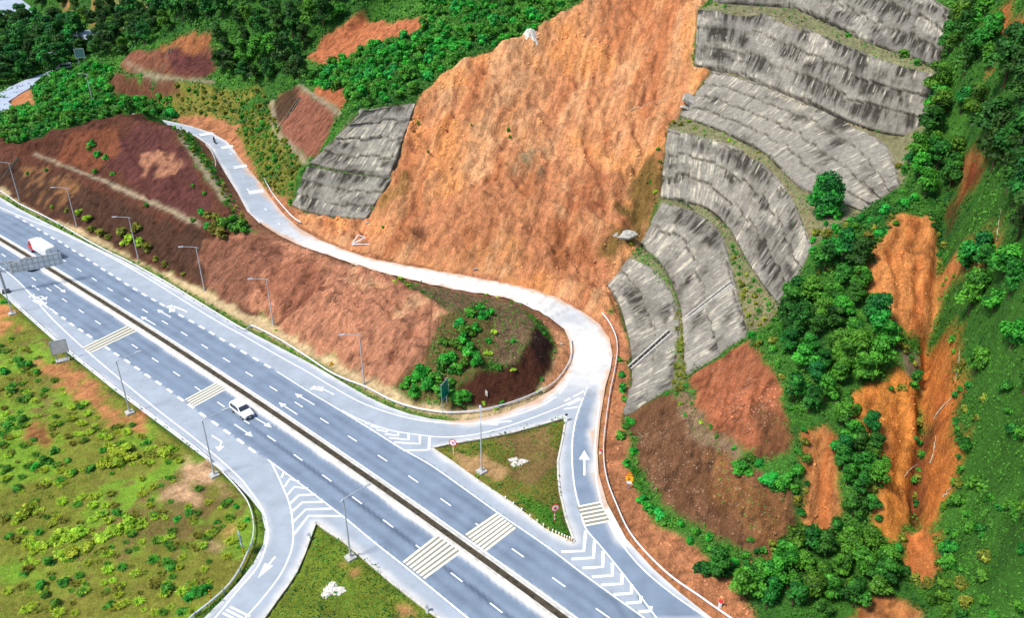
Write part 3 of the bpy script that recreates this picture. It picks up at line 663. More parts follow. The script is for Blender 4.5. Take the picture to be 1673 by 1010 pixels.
_m = np.array([at(*p) for p in MED]); _c = np.polyfit(_m[:, 1]-120, _m[:, 0], 3); _y = np.arange(_m[:, 1].max(), _m[:, 1].min(), -1.5)
MEDW = np.c_[np.polyval(_c, _y-120), _y, _y*0]
x, y = PV[:, 0], PV[:, 1]
# which parts of the pavement are the dark running lanes
run = np.zeros(len(PV))
for P in ([(-100, 300), (40, 361), (98, 395), (156, 432), (207, 465), (265, 498), (330, 535), (398, 576), (452, 607), (541, 662), (652, 732), (703, 758), (814, 838), (905, 902), (960, 944), (1150, 1080), (1000, 1090), (905, 1003), (834, 948), (736, 878), (679, 831), (588, 773), (500, 711), (348, 616), (263, 557), (142, 481), (85, 441), (-60, 358)],
          [(-100, 420), (15, 447), (90, 511), (146, 549), (241, 614), (277, 638), (352, 692), (437, 751), (561, 845), (661, 926), (760, 1006), (900, 1110), (1000, 1090), (905, 1003), (834, 948), (736, 878), (679, 831), (588, 773), (500, 711), (348, 616), (263, 557), (142, 481), (85, 441), (-60, 358)],
          Z8([(362, 160), (325, 260), (305, 350), (304, 450), (314, 540), (332, 610), (352, 680), (600, 1005), (790, 1005), (680, 930), (560, 830), (470, 720), (420, 620), (395, 530), (386, 430), (390, 320), (405, 200)])):
    run = np.maximum(run, inpoly(x, y, Wl(P)).astype(float))
nz = fbm(x/4, y/4, 5, 4); nz2 = fbm(x/.9, y/.9, 15, 3)
dm = dline(x, y, MEDW)
near_side = (x*0+1)*(inpoly(x, y, Wl([(15, 447), (90, 511), (241, 614), (437, 751), (561, 845), (760, 1006), (900, 1110), (1000, 1090), (834, 948), (679, 831), (500, 711), (263, 557), (85, 441)])))
dust = np.maximum(sstep(1.75, 1.2, dm+.35*nz)*.75*near_side, sstep(1.35, .9, dm+.25*nz)*.55)
out_e = dline(x, y, OUT_D+[OUT_D[0]])
rampd = np.clip(sstep(1.0, 3.4, PV[:, 2])*sstep(9.3, 7.6, PV[:, 2]), 0, 1)
junc = np.exp(-(((x-RCW[:, 0].max()+2)**2+(y-128)**2)/11.0**2))*.85
for P, r, a in ((right_edge[:5]+[(1023, 881)], 2.2, .8), (far_edge[-8:], 2.5, .75)):
    dust = np.maximum(dust, sstep(r, .2, dline(x, y, Wl(P))+.8*nz)*a)
dust = np.maximum(dust, np.maximum(rampd*np.clip(.97+.1*nz, 0, 1), junc*np.clip(.9+.6*nz, 0, 1)))
dust = np.maximum(dust, sstep(1.2, .1, out_e+.5*nz)*.55)
for I in ISL_D: dust = np.maximum(dust, sstep(1.3, .1, dline(x, y, I+[I[0]])+.5*nz)*.5)
# tyre-darkened wheel paths, running along the lanes
wear = np.zeros(len(PV))
lat = dm-1.2
for o in (1.4, 3.0, 5.0, 6.6): wear = np.maximum(wear, sstep(.7, .1, np.abs(lat-o))*.34)
wear = np.clip(wear*run*(.8+.6*nz)+.12*run*sstep(0, .5, nz), 0, 1)
wear = np.clip(wear+near_side*sstep(.5, .05, np.abs(lat-3.0+.15*nz))*.6*sstep(112, 100, y), 0, 1)

K = .70
def road_mat():
    m = bpy.data.materials.new('asphalt'); m.use_nodes = True
    N = m.node_tree.nodes; L = m.node_tree.links; b = N['Principled BSDF']
    b.inputs['Roughness'].default_value = .85; b.inputs['Specular IOR Level'].default_value = .25
    def at_(n):
        a = N.new('ShaderNodeAttribute'); a.attribute_name = n; return a.outputs['Fac']
    tc = N.new('ShaderNodeTexCoord')
    n1 = N.new('ShaderNodeTexNoise'); n1.inputs['Scale'].default_value = .35; n1.inputs['Detail'].default_value = 8; n1.inputs['Roughness'].default_value = .65
    n2 = N.new('ShaderNodeTexNoise'); n2.inputs['Scale'].default_value = 9; n2.inputs['Detail'].default_value = 4
    L.new(tc.outputs['Object'], n1.inputs['Vector']); L.new(tc.outputs['Object'], n2.inputs['Vector'])
    def mix(f, a, bb):
        x = N.new('ShaderNodeMix'); x.data_type = 'RGBA'
        L.new(f, x.inputs['Factor'])
        for s, v in (('A', a), ('B', bb)):
            if isinstance(v, tuple): x.inputs[s].default_value = (*v, 1)
            else: L.new(v, x.inputs[s])
        return x.outputs['Result']
    c = mix(at_('run'), lin(180, 190, 201, K), lin(141, 158, 178, K))
    c = mix(at_('wear'), c, lin(92, 106, 126, K))
    c = mix(at_('dust'), c, lin(246, 240, 230, .8))
    c = mix(at_('mud'), c, lin(206, 160, 122, .8))
    mr = N.new('ShaderNodeMapRange'); mr.inputs[3].default_value = .84; mr.inputs[4].default_value = 1.13
    ad = N.new('ShaderNodeMath'); ad.operation = 'MULTIPLY_ADD'; ad.inputs[1].default_value = .35
    L.new(n2.outputs[0], ad.inputs[0]); L.new(n1.outputs[0], ad.inputs[2])
    mr.inputs[1].default_value = .45; mr.inputs[2].default_value = .9
    L.new(ad.outputs[0], mr.inputs[0])
    mx = N.new('ShaderNodeMix'); mx.data_type = 'RGBA'; mx.blend_type = 'MULTIPLY'; mx.inputs['Factor'].default_value = 1
    L.new(c, mx.inputs['A']); L.new(mr.outputs[0], mx.inputs['B']); L.new(mx.outputs['Result'], b.inputs['Base Color'])
    return m
road = new_mesh('road', PV, PF, road_mat())
mud = np.zeros(len(PV))
for P_, r_ in ((ramp_right[6:], 1.6), (right_edge[:6], 1.1), (ramp_left[2:12], .9), (far_edge[18:], 1.0)): mud = np.maximum(mud, sstep(r_, .1, dline(x, y, Wl(P_))+.9*nz+.4*nz2))
attr(road.data, 'mud', np.clip(mud, 0, 1)*.75)
attr(road.data, 'run', run); attr(road.data, 'dust', dust); attr(road.data, 'wear', wear)
tag(road, kind='structure')
# ================================================================== road markings
from mathutils.bvhtree import BVHTree
PBVH = BVHTree.FromPolygons([tuple(map(float, p)) for p in PV], [tuple(map(int, t)) for t in PF])
def drape(x, y, h=.006):
    r = PBVH.ray_cast(Vector((float(x), float(y), 60)), Vector((0, 0, -1)))
    return (float(x), float(y), (r[0].z if r[0] is not None else road_z(x, y))+h)
class Marks:
    def __init__(s): s.v = []; s.f = []
    def strip(s, P, w, h=.006, step=1.0):
        P = [np.asarray(p, float)[:2] for p in P]
        P = np.array([p[:2] for p in dens([np.array((*p, 0)) for p in P], step)])
        n = len(s.v)
        for i in range(len(P)):
            d = P[min(i+1, len(P)-1)]-P[max(i-1, 0)]; d = d/(np.linalg.norm(d)+1e-9); q = np.array((-d[1], d[0]))*w/2
            s.v.append(drape(*(P[i]+q), h)); s.v.append(drape(*(P[i]-q), h))
        for i in range(len(P)-1): s.f.append((n+2*i, n+2*i+1, n+2*i+3, n+2*i+2))
    def poly(s, P, h=.006):
        n = len(s.v); s.v += [drape(p[0], p[1], h) for p in P]; s.f.append(tuple(range(n, n+len(P))))
    def arrow(s, a, b, w=.2, head=1.4, hw=.5, h=.007):
        a = on_road(*a)[:2]; b = on_road(*b)[:2]; d = b-a; l = np.linalg.norm(d); d = d/l; q = np.array((-d[1], d[0]))
        k = a+d*(l-head)
        s.strip([a, k], w, h); s.poly([k+q*hw/1, b, k-q*hw], h)
    def build(s, name, m, parent): return new_mesh(name, s.v, s.f, m, parent=parent)

def paint_mat(name, rgb, wearc):
    m = mat(name, rgb, .7)
    nt = m.node_tree; N = nt.nodes; L = nt.links; b = N['Principled BSDF']
    tc = N.new('ShaderNodeTexCoord'); n = N.new('ShaderNodeTexNoise'); n.inputs['Scale'].default_value = 3.2; n.inputs['Detail'].default_value = 7
    L.new(tc.outputs['Object'], n.inputs['Vector'])
    mr = N.new('ShaderNodeMapRange'); mr.inputs[1].default_value = .48; mr.inputs[2].default_value = .72; mr.inputs[4].default_value = .7
    L.new(n.outputs[0], mr.inputs[0])
    mx = N.new('ShaderNodeMix'); mx.data_type = 'RGBA'; mx.inputs['A'].default_value = (*rgb, 1); mx.inputs['B'].default_value = (*wearc, 1)
    L.new(mr.outputs[0], mx.inputs['Factor']); L.new(mx.outputs['Result'], b.inputs['Base Color'])
    return m
white_paint = paint_mat('white_road_paint', (.86, .87, .88), (.5, .54, .58))
cream_paint = paint_mat('cream_road_paint', (.86, .81, .64), (.6, .56, .46))

mk = Marks()
def solid(pts, w=.18, sm=True):
    P = Wl(pts); P = np.array([np.array((p[0], p[1], 0)) for p in P])
    mk.strip(smooth_line(P, 1.0) if sm else P, w)
N_LINE = [(-100, 362), (-40, 408), (15, 447)]+Z5([(155, 0), (270, 130), (430, 280), (600, 425), (800, 590), (1000, 745), (1150, 870), (1250, 965)])+Z6([(1300, 292), (1390, 420), (1423, 530), (1418, 620), (1370, 740), (1260, 870), (1150, 1005)])+[(330, 1030)]
solid(N_LINE, .2)
F_LINE = [(-80, 296), (-40, 318), (0, 338.6), (51.5, 360.5), (103, 381), (154, 406), (206, 434), (257, 464.5), (309, 497), (360, 528), (401, 550.5), (454, 581), (501, 607), (541, 631), (588, 657), (636, 675), (686, 687), (736, 692), (787, 691), (837, 680), (881, 664.5), (915, 643), (932, 618)]
solid(F_LINE, .2)
solid(Z4([(470, 805), (530, 836), (590, 863), (700, 900), (830, 922), (960, 935), (1100, 925), (1250, 890), (1400, 840), (1550, 780), (1625, 742)]), .2)
solid([(452, 607), (500, 637.5), (541, 662), (600, 698), (652, 731), (703, 760), (757, 798), (814, 839), (858, 869), (905, 902), (960, 944), (1060, 1016), (1120, 1060)], .2)
solid([(437, 751), (485, 787), (561, 845), (608, 884), (661, 926), (760, 1007), (820, 1056)], .2)
solid([(443, 756), (454, 778), (461, 794), (472, 821), (477.5, 848), (479, 885), (475.5, 902), (460.5, 936), (433.5, 973), (403, 1008), (380, 1030)], .2)
solid(Z8([(360, 160), (322, 260), (304, 350), (303, 450), (313, 540), (331, 610), (351, 680), (405, 745), (470, 825), (540, 915), (600, 995), (640, 1050)]), .2)
solid(Z8([(405, 200), (390, 320), (385, 430), (395, 530), (420, 620), (470, 720), (560, 830), (680, 930), (790, 1005), (860, 1050)]), .2)
for s in (-1, 1):
    Q = [];
    for i in range(len(MEDW)):
        d = MEDW[min(i+1, len(MEDW)-1)]-MEDW[max(i-1, 0)]; d = d/np.linalg.norm(d); Q.append(MEDW[i]+s*1.15*np.array((-d[1], d[0], 0)))
    mk.strip(Q, .22)
def dashes(pts, ln, w):
    P = [on_road(*p) for p in pts]
    for i, p in enumerate(P):
        a = P[max(i-1, 0)]; b = P[min(i+1, len(P)-1)]; d = (b-a)/np.linalg.norm(b-a)
        mk.strip([p-d*ln/2, p+d*ln/2], w)
dashes([(6, 417), (31, 436), (55, 455.7), (80, 473), (105.5, 490.5), (132.4, 508.5), (160, 527), (190, 546), (220, 566), (253.5, 588.4), (288.4, 611), (324, 636), (361, 661.3), (401, 688.5), (443.6, 717), (487, 748), (534, 781.7), (583.4, 818), (634, 856), (688, 898), (746, 944), (810.6, 994), (880, 1050)], 2.1, .2)
dashes([(58, 398), (80, 411), (104, 425), (129, 441), (154, 456.5), (180, 473), (208, 490), (237, 508), (269.4, 527), (301, 545.6), (334.3, 566.2), (370, 588.4), (407, 611.5), (446.8, 635.3), (488, 661.3), (530, 688), (575.7, 717), (624.8, 749), (675.3, 783.4), (728, 821), (786, 862), (846, 904), (913, 952), (985, 1003)], 2.1, .2)
dashes([(28, 354), (40, 361), (52, 368), (63, 375), (75, 382), (86, 389), (98, 395), (109, 402.4), (120.5, 409.4), (132.6, 417), (144, 424.3), (156, 432), (168.6, 440.3), (181, 448), (193.6, 455.7), (207, 464.7), (221, 473), (235.5, 481.5), (251, 490), (265, 498), (281, 507), (296, 516.2), (312.7, 525.2), (329.5, 534.8), (346, 544.5), (363, 555), (380, 565), (398, 575.7), (417.7, 587), (437, 598.2)], 1.7, .42)
dashes([(64, 493), (77, 502), (90.3, 511), (103.6, 520), (117.2, 530), (132, 539.5), (145.8, 549), (160, 559), (176, 569.5), (190, 579), (207.6, 590.3), (224, 602), (241, 614), (259, 626), (277, 638.4), (295, 652), (312, 664), (331, 678), (351, 691.7), (371, 706), (393, 721.5), (412, 736)], 1.7, .42)
def chev(conv, L, w=.34):
    for q in L: mk.strip([on_road(*p) for p in conv(q)], w, .007)
chev(Z7, [[(178, 330), (190, 300), (205, 315)], [(192, 375), (218, 335), (262, 350)], [(205, 415), (240, 375), (305, 382)], [(215, 460), (262, 415), (345, 412)], [(222, 500), (280, 450), (385, 447)], [(230, 550), (295, 485), (425, 480)], [(235, 610), (310, 515), (470, 517)]])
chev(Z4, [[(600, 864), (612, 872), (585, 868)], [(640, 880), (650, 890), (610, 880)], [(690, 896), (695, 910), (640, 898)], [(745, 908), (745, 928), (680, 920)], [(795, 916), (795, 948), (700, 938)], [(850, 924), (850, 968), (725, 960)], [(897, 932), (893, 997), (770, 1000)]])
chev(Z8, [[(262, 768), (345, 765), (352, 690)], [(300, 795), (380, 790), (385, 725)], [(340, 828), (415, 823), (415, 765)], [(375, 860), (450, 855), (450, 808)], [(410, 890), (485, 885), (485, 848)], [(455, 925), (520, 920), (520, 888)], [(500, 957), (553, 952), (555, 930)], [(545, 988), (590, 985), (592, 968)]], .4)
chev(Z8, [[(345, 180), (275, 215)], [(335, 208), (285, 230)], [(325, 236), (272, 244)]], .3)
# direction arrows
mk.arrow((88, 465), (107, 478)); mk.arrow((279, 518.5), (257, 506)); mk.arrow((254, 531), (230, 517)); mk.arrow((415, 682), (444, 699)); mk.arrow((383, 693.5), (413, 714))
mk.arrow(Z4([(338, 778)])[0], Z4([(243, 722)])[0]); mk.arrow(Z4([(255, 825)])[0], Z4([(165, 766)])[0]); mk.arrow(Z8([(347, 488)])[0], Z8([(347, 395)])[0], .3, 2.2, .8)
mk.arrow(Z6([(1465, 685)])[0], Z6([(1372, 800)])[0], .25, 2.4, .6); mk.arrow(Z7([(1295, 55)])[0], Z7([(1145, 68)])[0], .3, 2.6, .75)
mk.arrow((64, 474), (52, 466), .2, 1.1, .5)
def turn(a, k, b):
    mk.strip([on_road(*a), on_road(*k)], .25); mk.arrow(k, b, .25, 1.2, .7)
turn((306, 510), (287, 502), (276, 511)); turn((302, 507), (284, 500.5), (270, 502))
turn((346, 712), (362, 722), (357, 738)); turn((546, 645), (520, 632), (505, 637)); turn((540, 642), (520, 632), (527, 640))
turn((50, 482), (66, 489), (74, 499)); turn((58, 486), (68, 484), (76, 490))
mk.strip([on_road(*p) for p in ((54, 491), (66, 497))], .35); mk.strip([on_road(*p) for p in ((47, 486), (56, 481))], .35); mk.strip([on_road(*p) for p in ((76, 502), (87, 507))], .3)
# broad bars across the ramp
for q in Z1([(970, 655), (1035, 645)]), Z1([(1075, 718), (1135, 708)]), Z1([(1132, 812), (1198, 803)]), Z1([(1208, 936), (1278, 925)]):
    mk.strip([on_road(*p) for p in q], 1.6, .01, .5)
dashes([(352, 225), (377, 251), (397, 291), (405, 310), (434, 342), (455, 365)], 1.2, .2)
# lines where a side road is closed off at the bottom left
for q in ([(1225, 952), (1330, 1004)], [(1205, 968), (1290, 1012)], [(1185, 985), (1250, 1018)]): mk.strip([on_road(*p) for p in Z6(q)], .28)
mk.build('road_marking', white_paint, road)
mk = Marks(); rb = Marks()
def rumble(conv, a, b, n, w=.28, base=True):
    a = [on_road(*p) for p in conv(a)]; b = [on_road(*p) for p in conv(b)]
    w2 = [(p+q)/2 for p, q in zip(a, b)]; wd = np.linalg.norm(a[0]-b[0])
    if base: rb.strip(w2, wd+w, .008, .5)
    for k in range(n):
        t = k/(n-1); mk.strip([a[0]+(b[0]-a[0])*t, a[1]+(b[1]-a[1])*t], w, .011, .5)
rumble(Z5, [(427, 280), (655, 168)], [(465, 304), (705, 190)], 4)
rumble(Z5, [(955, 548), (1115, 462)], [(1000, 582), (1168, 490)], 5)
rumble(Z7, [(770, 742), (935, 612)], [(868, 820), (1048, 690)], 7, .34)
rumble(Z7, [(1075, 608), (1225, 505)], [(1160, 690), (1312, 572)], 7, .34)
rumble(Z8, [(325, 602), (405, 586)], [(350, 672), (438, 655)], 6, .3)
rumble(Z8, [(368, 118), (412, 115)], [(368, 150), (410, 148)], 4, .25, False)
mk.build('rumble_strip', cream_paint, road); rb.build('rumble_base', paint_mat('worn_yellow_base', lin(160, 158, 142, .7), lin(130, 136, 140, .7)), road)

# ------------------------------------------------------------------ median, kerbs
def ribbon(L, w0, w1, z, h, name, m, parent=None, jit=0):
    """a long low solid following a line, from offset w0 to w1 (left positive)"""
    V = []; F = []
    for i, p in enumerate(L):
        d = np.asarray(L[min(i+1, len(L)-1)])-np.asarray(L[max(i-1, 0)]); d[2] = 0; d = d/np.linalg.norm(d); q = np.array((-d[1], d[0], 0))
        j = random.uniform(-jit, jit); zz = z if z is not None else p[2]
        for w, hh in ((w0, -.1), (w0, h+j), (w1, h+j), (w1, -.1)):
            V.append((p[0]+q[0]*w, p[1]+q[1]*w, zz+hh))
    for i in range(len(L)-1):
        a = 4*i; b = a+4
        F += [(a, a+1, b+1, b), (a+1, a+2, b+2, b+1), (a+2, a+3, b+3, b+2)]
    n = len(V); F += [(0, 3, 2, 1), (n-4, n-3, n-2, n-1)]
    return new_mesh(name, V, F, m, parent=parent)
concrete = mat('pale_concrete', lin(205, 203, 196, .75), .9, var=.35, scale=2.2, bump=.3)
kerb_mat = mat('dusty_kerb', lin(225, 220, 210, .78), .9, var=.3, scale=1.5, bump=.2)
soil_mat = mat('median_soil', lin(86, 78, 62, .75), 1, var=.55, scale=1.4, bump=.8)
med = ribbon(MEDW, -.45, .45, 0, .16, 'median_strip', soil_mat, jit=.05); tag(med, kind='structure')
ribbon(MEDW, .45, .72, 0, .2, 'kerb', kerb_mat, med); ribbon(MEDW, -.72, -.45, 0, .2, 'kerb', kerb_mat, med)
kerbs = []
for I in ISL_D:
    L = I+[I[0]]
    o = ribbon([np.array((p[0], p[1], 0)) for p in L], -.16, .12, 0, .12, 'kerb', kerb_mat); tag(o, kind='structure')

# ================================================================== shotcrete tiers
def wall_mat():
    m = bpy.data.materials.new('stained_shotcrete'); m.use_nodes = True
    N = m.node_tree.nodes; L = m.node_tree.links; b = N['Principled BSDF']
    b.inputs['Roughness'].default_value = .92; b.inputs['Specular IOR Level'].default_value = .15
    def A(n):
        a = N.new('ShaderNodeAttribute'); a.attribute_name = n; return a
    def mix(f, a, bb, mode='MIX'):
        x = N.new('ShaderNodeMix'); x.data_type = 'RGBA'; x.blend_type = mode
        if hasattr(f, 'links'): L.new(f, x.inputs['Factor'])
        else: x.inputs['Factor'].default_value = f
        for s, v in (('A', a), ('B', bb)):
            if isinstance(v, tuple): x.inputs[s].default_value = (*v, 1)
            else: L.new(v, x.inputs[s])
        return x.outputs['Result']
    tc = N.new('ShaderNodeTexCoord'); n1 = N.new('ShaderNodeTexNoise'); n1.inputs['Scale'].default_value = 1.3; n1.inputs['Detail'].default_value = 9; n1.inputs['Roughness'].default_value = .7
    L.new(tc.outputs['Object'], n1.inputs['Vector'])
    c = mix(A('pale').outputs['Fac'], lin(148, 143, 132, .76), lin(212, 203, 180, .78))
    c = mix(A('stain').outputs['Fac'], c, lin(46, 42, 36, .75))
    mr = N.new('ShaderNodeMapRange'); mr.inputs[1].default_value = .32; mr.inputs[2].default_value = .68; mr.inputs[3].default_value = .68; mr.inputs[4].default_value = 1.3
    L.new(n1.outputs[0], mr.inputs[0])
    c = mix(1.0, c, mr.outputs[0], 'MULTIPLY'); L.new(c, b.inputs['Base Color'])
    bp = N.new('ShaderNodeBump'); bp.inputs['Strength'].default_value = .7; bp.inputs['Distance'].default_value = .2
    L.new(n1.outputs[0], bp.inputs['Height']); L.new(bp.outputs[0], b.inputs['Normal'])
    return m
wmat = wall_mat()
def wall(key, label, seed, rows=3, stain=0.0, pale=0.0, panel=2.6, group=None):
    b, t = WALL[key]
    B = np.array(smooth_line([at(*p) for p in b], .25)); T = np.array(smooth_line([at(*p) for p in t], .25))
    def resample(P, n):
        s = np.r_[0, np.cumsum(np.linalg.norm(np.diff(P, axis=0), axis=1))]; q = np.linspace(0, s[-1], n)
        return np.stack([np.interp(q, s, P[:, k]) for k in range(3)], 1), s[-1]
    _, lb = resample(B, 2); _, lt = resample(T, 2); Lm = (lb+lt)/2
    H = np.linalg.norm(B.mean(0)-T.mean(0))
    nu = int(Lm/.22); nv = max(12, int(H/.22))
    B, _ = resample(B, nu); T, _ = resample(T, nu)
    tt = np.linspace(0, 1, nv)
    G = B[None]*(1-tt[:, None, None])+T[None]*tt[:, None, None]
    S = np.linspace(0, Lm, nu)[None, :]+0*tt[:, None]; R = (tt*H)[:, None]+0*S
    du = np.gradient(G, axis=1); dv = np.gradient(G, axis=0); nrm = np.cross(du, dv); nrm /= np.linalg.norm(nrm, axis=2)[..., None]+1e-9
    if nrm[..., 1].mean() > 0: nrm = -nrm
    # ragged ends and panels: rows overlap downwards like shingles, every panel sits a little differently
    wob = fbm(S/5, R/5, seed, 3)
    rr = R/H*rows+.14*wob+.12*vnoise(np.floor(S/panel)*7.3, R*0, seed+2); ri = np.floor(rr); rf = rr-ri
    pc = S/panel+.3*vnoise(ri*3.7, ri*1.3, seed+4)+.08*wob; pi_ = np.floor(pc); pf = pc-pi_
    hj = vnoise(pi_*5.1+.5, ri*3.3+.5, seed+6)
    seam = np.minimum(pf, 1-pf)*panel
    off = .55*(1-rf)+.13*hj+.10*fbm(S/2, R/2, seed+8, 4)+.05*vnoise(S/.35, R/1.6, seed+9)-.10*sstep(.22, .02, seam)
    edge = sstep(0, .02, tt)[:, None]*sstep(1, .97, tt)[:, None]
    off = .12+off*edge
    G = G+nrm*off[..., None]
    # weathering: dark algae runs hanging from the courses, pale lime streaks, patches
    drip = fbm(S/.75, R/4.0, seed+11, 5); patch = fbm(S/5.5+.4*drip, R/3.4+.3*drip, seed+13, 4); fineS = vnoise(S/.22, R/3.0, seed+15)
    soft = fbm(S/9+3, R/5, seed+19, 3)
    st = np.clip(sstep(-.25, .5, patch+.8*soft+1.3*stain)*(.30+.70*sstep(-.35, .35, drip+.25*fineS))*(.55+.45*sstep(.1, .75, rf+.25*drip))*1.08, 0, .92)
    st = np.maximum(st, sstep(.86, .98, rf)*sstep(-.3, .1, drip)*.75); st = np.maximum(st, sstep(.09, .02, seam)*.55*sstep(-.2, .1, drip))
    pa = sstep(.0, .5, drip+.5*fineS-.08+.5*pale)*sstep(-.3, .3, fbm(S/4+7, R/2.6, seed+17, 3)+pale)*(1-.8*st)*.75
    pa = np.maximum(pa, sstep(.13, .05, np.abs(pf-.5)*panel)*sstep(.45, .6, rf)*sstep(.95, .85, rf)*(hj > -.1)*.9); st = st*(1-.7*(pa > .7))
    nV = nu*nv
    idx = np.arange(nV).reshape(nv, nu)
    Q = np.stack([idx[:-1, :-1].ravel(), idx[:-1, 1:].ravel(), idx[1:, 1:].ravel(), idx[1:, :-1].ravel()], 1)
    # rim going back into the slope so that the layer has thickness
    ring = np.r_[idx[0, :], idx[1:, -1], idx[-1, -2::-1], idx[-2:0:-1, 0]]
    V = G.reshape(-1, 3); back = V[ring]-nrm.reshape(-1, 3)[ring]*1.3-np.array((0, 0, .25))
    m = len(ring); ks = np.arange(m); k2 = (ks+1) % m
    Q2 = np.stack([ring[ks], nV+ks, nV+k2, ring[k2]], 1)
    o = new_mesh('retaining_wall', np.r_[V, back], np.r_[Q, Q2], wmat)
    attr(o.data, 'stain', np.r_[st.ravel(), np.full(m, .35)]); attr(o.data, 'pale', np.r_[pa.ravel(), np.full(m, .3)])
    tag(o, label, 'retaining wall', 'shotcrete slope walls')
    return G
WG = {}
WG['a'] = wall('a', 'lowest grey concrete slope tier on the right, curving down beside the bend of the road', 301, 2, .0, .14, 3)
WG['b'] = wall('b', 'second concrete tier from the bottom of the right slope, with a white edged drain across its face', 311, 2, .06, .12, 3)
WG['c'] = wall('c', 'wide curved concrete tier below the lone round tree, dark at its upper left and pale streaked at right', 321, 3, .12, .16, 3)
WG['d'] = wall('d', 'even grey concrete tier left of the lone round tree, with joints in a grid', 331, 4, -.26, -.14, 2.4)
WG['e'] = wall('e', 'blotchy black stained concrete tier second from the top of the right slope', 341, 3, .26, .16, 2.6)
WG['f'] = wall('f', 'topmost concrete tier of the right slope, cut by the top edge of the photo', 351, 3, .26, .14, 2.8)
WG['g1'] = wall('g1', 'lower mossy concrete tier left of the landslide, standing by the ramp', 361, 3, .2, -.1, 2)
WG['g2'] = wall('g2', 'upper leaning concrete tier left of the landslide, under the bright green scrub', 371, 4, .08, .2, 2.2)
# ================================================================== vegetation
def leaf_mat(name):
    m = bpy.data.materials.new(name); m.use_nodes = True
    N = m.node_tree.nodes; L = m.node_tree.links; b = N['Principled BSDF']; out = N['Material Output']
    b.inputs['Roughness'].default_value = .6; b.inputs['Specular IOR Level'].default_value = .2
    a = N.new('ShaderNodeAttribute'); a.attribute_name = 'tint'
    oi = N.new('ShaderNodeObjectInfo')
    hs = N.new('ShaderNodeHueSaturation')
    mh = N.new('ShaderNodeMapRange'); mh.inputs[3].default_value = .475; mh.inputs[4].default_value = .525
    mv = N.new('ShaderNodeMapRange'); mv.inputs[3].default_value = .72; mv.inputs[4].default_value = 1.3
    L.new(oi.outputs['Random'], mh.inputs[0]); L.new(oi.outputs['Random'], mv.inputs[0])
    L.new(mh.outputs[0], hs.inputs['Hue']); L.new(mv.outputs[0], hs.inputs['Value']); L.new(a.outputs['Color'], hs.inputs['Color'])
    L.new(hs.outputs[0], b.inputs['Base Color'])
    tr = N.new('ShaderNodeBsdfTranslucent'); L.new(hs.outputs[0], tr.inputs['Color'])
    mx = N.new('ShaderNodeMixShader'); mx.inputs[0].default_value = .22
    L.new(b.outputs[0], mx.inputs[1]); L.new(tr.outputs[0], mx.inputs[2]); L.new(mx.outputs[0], out.inputs['Surface'])
    return m
leafm = leaf_mat('leaves')
barkm = mat('bark', lin(96, 78, 60, .7), .95, var=.4, scale=6, bump=.6)

def leaves(P, Nn, size, tint, r, aspect=.55):
    """rhombic leaves at points P facing roughly Nn"""
    n = len(P)
    Nn = Nn+r.normal(0, .55, (n, 3)); Nn /= np.linalg.norm(Nn, axis=1)[:, None]+1e-9
    a = np.cross(Nn, r.normal(0, 1, (n, 3))); a /= np.linalg.norm(a, axis=1)[:, None]+1e-9
    b = np.cross(Nn, a); s = (size*r.uniform(.65, 1.35, n))[:, None]
    V = np.stack([P-a*s, P+b*s*aspect-Nn*s*.12, P+a*s, P-b*s*aspect-Nn*s*.12], 1).reshape(-1, 3)
    return V, np.arange(4*n).reshape(n, 4), np.repeat(tint, 4, 0)

def crown_mesh(name, seed, R, Hc, z0, nblob, nleaf, size, c0, c1, flat=.8):
    r = np.random.default_rng(seed)
    Ps = []; Ns = []; Ts = []
    for i in range(nblob):
        t = r.uniform(0, 1); a = r.uniform(0, 2*math.pi); q = R*.62*math.sqrt(r.uniform(0, 1))*(1-.45*t)
        c = np.array((q*math.cos(a), q*math.sin(a), z0+Hc*(.16+.7*t)))
        br = R*r.uniform(.26, .48)
        k = int(nleaf/nblob*(br/(R*.37))**2)
        d = r.normal(0, 1, (k, 3)); d /= np.linalg.norm(d, axis=1)[:, None]
        d[:, 2] = np.where(d[:, 2] < -.35, -d[:, 2], d[:, 2])
        p = c+d*br*r.uniform(.55, 1.08, k)[:, None]*np.array((1, 1, flat))
        tone = np.clip(r.uniform(0, 1)*.75+r.uniform(-.2, .35, k), 0, 1)[:, None]
        Ps.append(p); Ns.append(d+np.array((0, 0, .35))); Ts.append(np.array(c0)*(1-tone)+np.array(c1)*tone)
    V, F, T = leaves(np.concatenate(Ps), np.concatenate(Ns), size, np.concatenate(Ts), r)
    me = new_mesh(name, V, F, leafm, link=False); attr(me, 'tint', T)
    return me
def trunk_mesh(seed, h, r0, spread):
    r = random.Random(seed); mb = MB()
    b = Vector((r.uniform(-.2, .2)*h*.3, r.uniform(-.2, .2)*h*.3, h*.75))
    mb.tube([(0, 0, -.8), (b.x*.2, b.y*.2, h*.25), (b.x*.6, b.y*.6, h*.5), b], [r0, r0*.8, r0*.6, r0*.3], 7)
    for i in range(4):
        a = i*1.6+r.uniform(-.4, .4); z = h*r.uniform(.35, .6)
        mb.tube([(b.x*.5, b.y*.5, z), (b.x*.5+math.cos(a)*spread*.4, b.y*.5+math.sin(a)*spread*.4, z+h*.14), (b.x*.5+math.cos(a)*spread*.75, b.y*.5+math.sin(a)*spread*.75, z+h*.25)], [r0*.4, r0*.28, r0*.12], 5)
    me = bpy.data.meshes.new('trunk'); me.from_pydata(mb.v, [], mb.f); me.materials.append(barkm); return me
